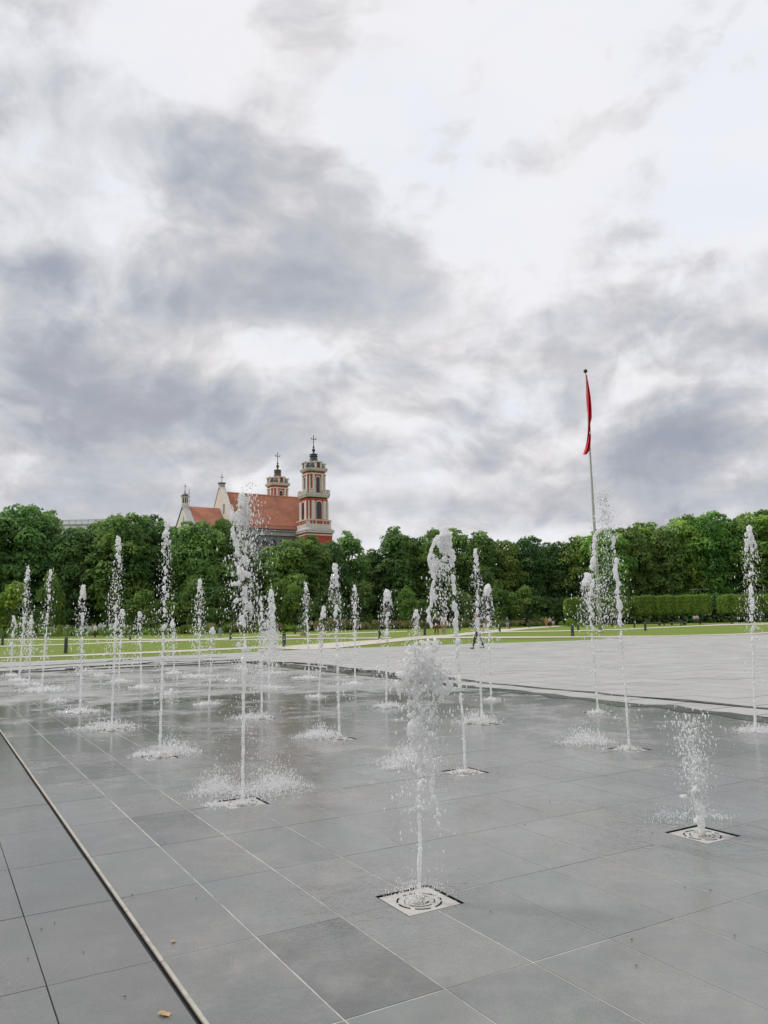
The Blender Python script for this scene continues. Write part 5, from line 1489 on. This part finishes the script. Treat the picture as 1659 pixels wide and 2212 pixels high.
# --- the tallest jet, before the red roof
w = Water((0, 1), (524, 1735), 71); px = w.px
w.strand([(524, 1735), (526, 1580), (527, 1470)], .0165, .016, .001, 0, .3, .003)
w.strand([(527, 1470), (528, 1380), (526, 1310), (530, 1255)], .016, .019, .012, .24, .9, .014)
w.strand([(531, 1290), (522, 1240), (536, 1190), (520, 1150)], .018, .026, .024, .26, .9, .018)
w.plume((523, 1068), (527, 1165), 17, 1.9, .8); w.plume((520, 1118), (524, 1225), 23, 1.3, .2)
w.strand([(508, 1122), (500, 1112), (503, 1128), (506, 1165), (516, 1200)], .016, .022, .008, .05, .4, .006)
w.strand([(505, 1110), (503, 1098), (500, 1092)], .008, .006, .003, .1)
w.strand([(540, 1120), (541, 1092), (538, 1074)], .012, .010, .008, .15, .5)
for (u, v, r) in ((508, 1262, .03), (514, 1300, .026), (538, 1312, .034), (522, 1352, .03), (515, 1395, .024), (537, 1405, .026), (529, 1215, .04), (534, 1240, .036)): w.cluster(w.P(u, v), (r * 1.3, r, r * .9), 9, r * .35, r * .7)
w.drops_line((524, 1110), (528, 1360), 14, 26, 900, .5 * px, 2.6 * px, 14); w.drops_line((534, 1060), (560, 1200), 14, 22, 260, .5 * px, 2.0 * px, 6); w.drops_line((526, 1230), (528, 1700), 16, 34, 700, .4 * px, 1.6 * px, 6)
w.drops_line((538, 1042), (545, 1075), 5, 9, 26, .7 * px, 2.2 * px)
w.splash(605, 1706, 62, 44, 1300, 16); w.splash(470, 1716, 55, 44, 1200, 16); w.splash(535, 1722, 110, 50, 700, 10); w.splash(470, 1742, 36, 8, 260, 26); w.splash(525, 1738, 24, 6, 200, 10)
ph = 'tallest jet, rising in front of the red church roof'; JETNAME[(0, 1)] = ph; w.build(ph)

# --- foreground burst
w = Water((0, 0), (905, 1943), 72); px = w.px
w.strand([(905, 1943), (906, 1830), (906, 1760)], .0135, .0115, .0008, 0, .3, .0025)
w.strand([(906, 1760), (904, 1700), (908, 1655)], .0135, .013, .004, .10, .8, .006)
w.strand([(948, 1800), (944, 1752), (934, 1705), (930, 1650), (926, 1600)], .010, .014, .005, .16, .8, .006)
w.strand([(905, 1650), (903, 1600), (908, 1540)], .018, .03, .02, .10, .7, .01)
def web(w, u0, v0, u1, v1, n, r0, r1, bow=10, dep=.08):
    """torn sheet: crossing ropes strung inside a box of the picture"""
    for k in range(n):
        a = (w.rng.uniform(u0, u1), w.rng.uniform(v0, v1)); th_ = w.rng.uniform(0, 6.28); L_ = w.rng.uniform(.25, .6)
        b = (a[0] + math.cos(th_) * (u1 - u0) * L_, a[1] + math.sin(th_) * (v1 - v0) * L_)
        b = (min(u1, max(u0, b[0])), min(v1, max(v0, b[1]))); m_ = ((a[0] + b[0]) / 2 + w.rng.normal(0, bow * .4), (a[1] + b[1]) / 2 - abs(w.rng.normal(0, bow * .5)))
        d0, d1 = w.rng.uniform(-dep, dep, 2); w.strand([(*a, d0), (*m_, (d0 + d1) / 2), (*b, d1)], w.rng.uniform(r0, r1), w.rng.uniform(r0, r1), .002, .10, .7, .003)
web(w, 872, 1388, 944, 1440, 26, .003, .008, 12, .09); web(w, 884, 1400, 936, 1432, 8, .005, .011, 8, .05)
w.strand([(905, 1388), (922, 1382), (938, 1392), (948, 1388)], .010, .009, .006, .05, .5, .005); w.strand([(880, 1412), (872, 1440), (870, 1462)], .008, .006, .005, .15, .6, .005)
web(w, 858, 1438, 950, 1478, 34, .005, .012, 10, .10); web(w, 926, 1446, 974, 1496, 14, .004, .010, 8, .05)
w.strand([(915, 1440), (940, 1450), (962, 1466), (971, 1482), (966, 1500)], .011, .014, .005, .02, .5, .005)
for k in range(16):
    u = 858 + k * 6.6 + w.rng.uniform(-4, 4); v0 = 1462 + w.rng.uniform(-12, 14); w.strand([(u, v0), (u + w.rng.uniform(-6, 6), v0 + w.rng.uniform(25, 60))], .012, .005, .005, .15, .7, .004)
web(w, 880, 1520, 945, 1600, 22, .003, .009, 12, .07); w.cluster(w.P(905, 1580), (.05, .05, .045), 14, .007, .018); w.cluster(w.P(900, 1608), (.035, .04, .03), 24, .008, .02)
w.cluster(w.P(905, 1668), (.022, .02, .03), 16, .006, .014); web(w, 890, 1600, 935, 1660, 12, .004, .009, 8, .05)
w.drops_line((906, 1390), (908, 1480), 22, 34, 260, .7 * px, 3.0 * px); w.drops_line((906, 1460), (910, 1560), 24, 30, 240, .7 * px, 3.4 * px); w.drops_line((906, 1540), (912, 1760), 26, 34, 320, .6 * px, 3.4 * px); w.drops_line((906, 1700), (915, 1920), 24, 40, 110, .6 * px, 2.6 * px)
w.drops(w.P(860, 1450), (.10, .06, .05), 70, .6 * px, 2.8 * px)
w.splash(905, 1935, 70, 34, 420, 10); w.splash(890, 1948, 30, 8, 160, 12)
ph = 'large foreground jet bursting into a ragged head'; JETNAME[(0, 0)] = ph; w.build(ph, .0040, 'clear')

# --- arching jet with hollow loop
w = Water((1, 1), (1003, 1668), 73); px = w.px
w.strand([(1003, 1668), (1000, 1580), (993, 1500)], .0155, .015, .001, 0, .3, .003)
w.strand([(993, 1500), (986, 1400), (983, 1340), (978, 1280)], .018, .022, .006, .10, .8, .010)
w.strand([(978, 1280), (976, 1240), (972, 1195), (966, 1160)], .022, .030, .010, .14, .7, .012)
w.plume((958, 1142), (956, 1190), 18, 1.1, .9); w.cluster(w.P(958, 1172), (.085, .05, .12), 130, .012, .028, .55)
w.strand([(944, 1160), (932, 1180), (926, 1205), (927, 1225), (936, 1250), (930, 1290), (924, 1330), (928, 1355)], .020, .018, .006, .0, .35, .008)
w.strand([(930, 1200), (945, 1212), (960, 1205), (972, 1212)], .016, .016, .010, .05, .5, .008)
w.cluster(w.P(937, 1225), (.03, .03, .05), 30, .01, .02); w.cluster(w.P(936, 1290), (.03, .03, .025), 20, .01, .02)
for k in range(9): u = 932 + k * 5; w.strand([(u, 1212 + w.rng.uniform(-8, 8)), (u + w.rng.uniform(-3, 3), 1232 + w.rng.uniform(0, 30))], .010, .006, .006, .2, .6, .004)
w.drops_line((952, 1200), (955, 1345), 12, 22, 420, .5 * px, 2.6 * px); w.drops_line((975, 1250), (990, 1600), 8, 14, 160, .5 * px, 2.0 * px)
w.splash(880, 1650, 66, 34, 1400, 20); w.splash(850, 1661, 30, 12, 300, 14); w.splash(1000, 1668, 30, 6, 160, 8)
ph = 'jet arching over in a hollow loop right of centre'; JETNAME[(1, 1)] = ph; w.build(ph)

# --- spraying jet beside the flagpole
w = Water((2, 1), (1358, 1615), 74); px = w.px
w.strand([(1358, 1615), (1350, 1500), (1342, 1400)], .016, .0155, .001, 0, .3, .003)
w.strand([(1342, 1400), (1336, 1310), (1330, 1240), (1325, 1180), (1322, 1160)], .019, .024, .008, .14, .8, .012)
w.strand([(1277, 1225), (1281, 1195), (1284, 1175), (1282, 1150)], .02, .03, .012, .08, .7, .014); w.strand([(1284, 1150), (1295, 1140), (1310, 1138), (1318, 1132)], .018, .012, .012, .15, .5, .01)
w.strand([(1276, 1275), (1280, 1235)], .014, .018, .012, .25, .8, .012)
for k in range(150):
    u = 1303 + w.rng.normal(0, 8); v = w.rng.uniform(1054, 1130); r = px * w.rng.uniform(1.2, 3.4); w.C.append(w.P(u + (v - 1090) * .06, v, w.rng.normal(0, .04))); w.R.append((r * w.rng.uniform(.5, 1), r * .6, r))
w.drops_line((1303, 1060), (1308, 1160), 8, 14, 260, .5 * px, 1.8 * px); w.drops_line((1305, 1150), (1312, 1345), 14, 24, 760, .35 * px, 1.5 * px); w.drops_line((1330, 1200), (1345, 1560), 10, 18, 320, .4 * px, 1.8 * px); w.drops_line((1290, 1250), (1288, 1350), 20, 26, 260, .4 * px, 2.0 * px)
w.splash(1268, 1604, 56, 32, 1100, 14); w.splash(1356, 1614, 26, 5, 140, 6)
ph = 'spraying jet right of the flagpole'; JETNAME[(2, 1)] = ph; w.build(ph)

# --- short burst in the lower right
w = Water((1, 0), (1518, 1803), 75); px = w.px
w.strand([(1518, 1803), (1514, 1765), (1509, 1735)], .022, .036, .005, 0, .3, .005)
for k in range(240):
    q = w.rng.random(); u = 1515 - 28 * q + w.rng.normal(0, 5 + 8 * q); v = 1780 - 232 * q; r = px * w.rng.uniform(1.0, 4.2) * (1.2 - .6 * q); w.C.append(w.P(u, v, w.rng.normal(0, .02 + .04 * q))); w.R.append((r, r, r * w.rng.uniform(.9, 1.8)))
w.drops_line((1487, 1540), (1512, 1740), 24, 10, 700, .6 * px, 2.4 * px); w.drops_line((1492, 1560), (1505, 1760), 36, 20, 160, .5 * px, 1.6 * px)
w.cluster(w.P(1480, 1722), (.03, .02, .012), 14, .010, .016)
w.splash(1462, 1771, 66, 22, 170, 22, 80); w.splash(1545, 1768, 40, 14, 90, 8)
ph = 'short stubby burst of drops in the lower right'; JETNAME[(1, 0)] = ph; w.build(ph, .0055)

# --- low bubbling nozzles
for i, (node, b, ph) in enumerate((((1, 9), (184, 1454.5), 'lowest bubble of water in the far back row'), ((1, 8), (217, 1463.3), 'low bubble of water behind the tall left jet'), ((0, 5), (125.7, 1518), 'low bubble of water right of the left splash'),
                                   ((1, 5), (367.5, 1502), 'low bubble of water right of the very tall jet'), ((2, 6), (498.5, 1473.8), 'low bubble of water left of the tallest jet'), ((3, 8), (510, 1449), 'low bubble of water behind the tallest jet'))):
    w = Water(node, b, 900 + i); w.strand([(b[0], b[1]), (b[0] + 1, b[1] - 7)], .03, .04, .01, 0, .5); w.cluster(w.P(b[0], b[1] - 2), (.16, .10, .03), 26, .012, .03); w.splash(b[0], b[1], 22, 6, 60, 8)
    w.drops(w.P(b[0] - 6, b[1] - 6), (.16, .1, .06), 30, .6 * w.px, 1.6 * w.px)
    JETNAME[node] = ph; w.build(ph)

for node, ph in JETNAME.items(): cover(*node, ph)

# ------------------------------------------------------------------ fallen leaves and scraps
def leafbit(uv, size, material, label, cat='leaf', name='fallen_leaf', group=None):
    p = gp(*uv); mb = MB(); n = 7; rr = random.Random(int(uv[0] * 7 + uv[1]))
    top = []; a0 = rr.uniform(0, 6.28)
    for k in range(2 * n):
        a = 6.2832 * k / (2 * n); r = size * (.55 + .45 * abs(math.cos(a))) * rr.uniform(.75, 1.1); top.append((r * math.cos(a + a0), r * .62 * math.sin(a + a0), .004 + .012 * abs(math.sin(a * 1.5)) * size * 20))
    c = (0, 0, .010); b = len(mb.v); mb.v += top + [c]
    for k in range(2 * n): mb.f.append((b + k, b + (k + 1) % (2 * n), b + 2 * n))
    mb.tube([(size * .5 * math.cos(a0), size * .5 * math.sin(a0), .006), (size * 1.25 * math.cos(a0 + .2), size * 1.25 * math.sin(a0 + .2), .008)], .0012, 5)
    o = mb.build(name, material); o.location = p; tag(o, label, cat, group)
z5 = lambda x, y: (x * .5, 1437.8 + y * .5); z6 = lambda x, y: (829.5 + x * .5, 1437.8 + y * .5)
leafbit(z5(710, 1511), .034, M['dry_leaf'], 'larger orange leaf lying by the drain at the bottom edge')
leafbit(z5(748, 1196), .022, M['dry_leaf'], 'small orange leaf on the wet slab above the larger one')
for p in ((235, 1115), (360, 1243), (848, 1008), (572, 995), (390, 320), (690, 577), (80, 625), (180, 1143), (120, 1270), (540, 1435)): leafbit(z5(*p), .0065, M['scrap'], 'tiny dark leaf scrap on the wet paving', 'leaf scrap', 'leaf_scrap', 'dark scraps on the paving')
for p in ((1300, 963), (1410, 975), (610, 690), (715, 590), (945, 610), (1090, 1300), (460, 1065), (1515, 1172), (1070, 1188), (1090, 715), (1160, 725)): leafbit(z6(*p), .0065, M['scrap'], 'tiny dark leaf scrap on the wet paving', 'leaf scrap', 'leaf_scrap', 'dark scraps on the paving')
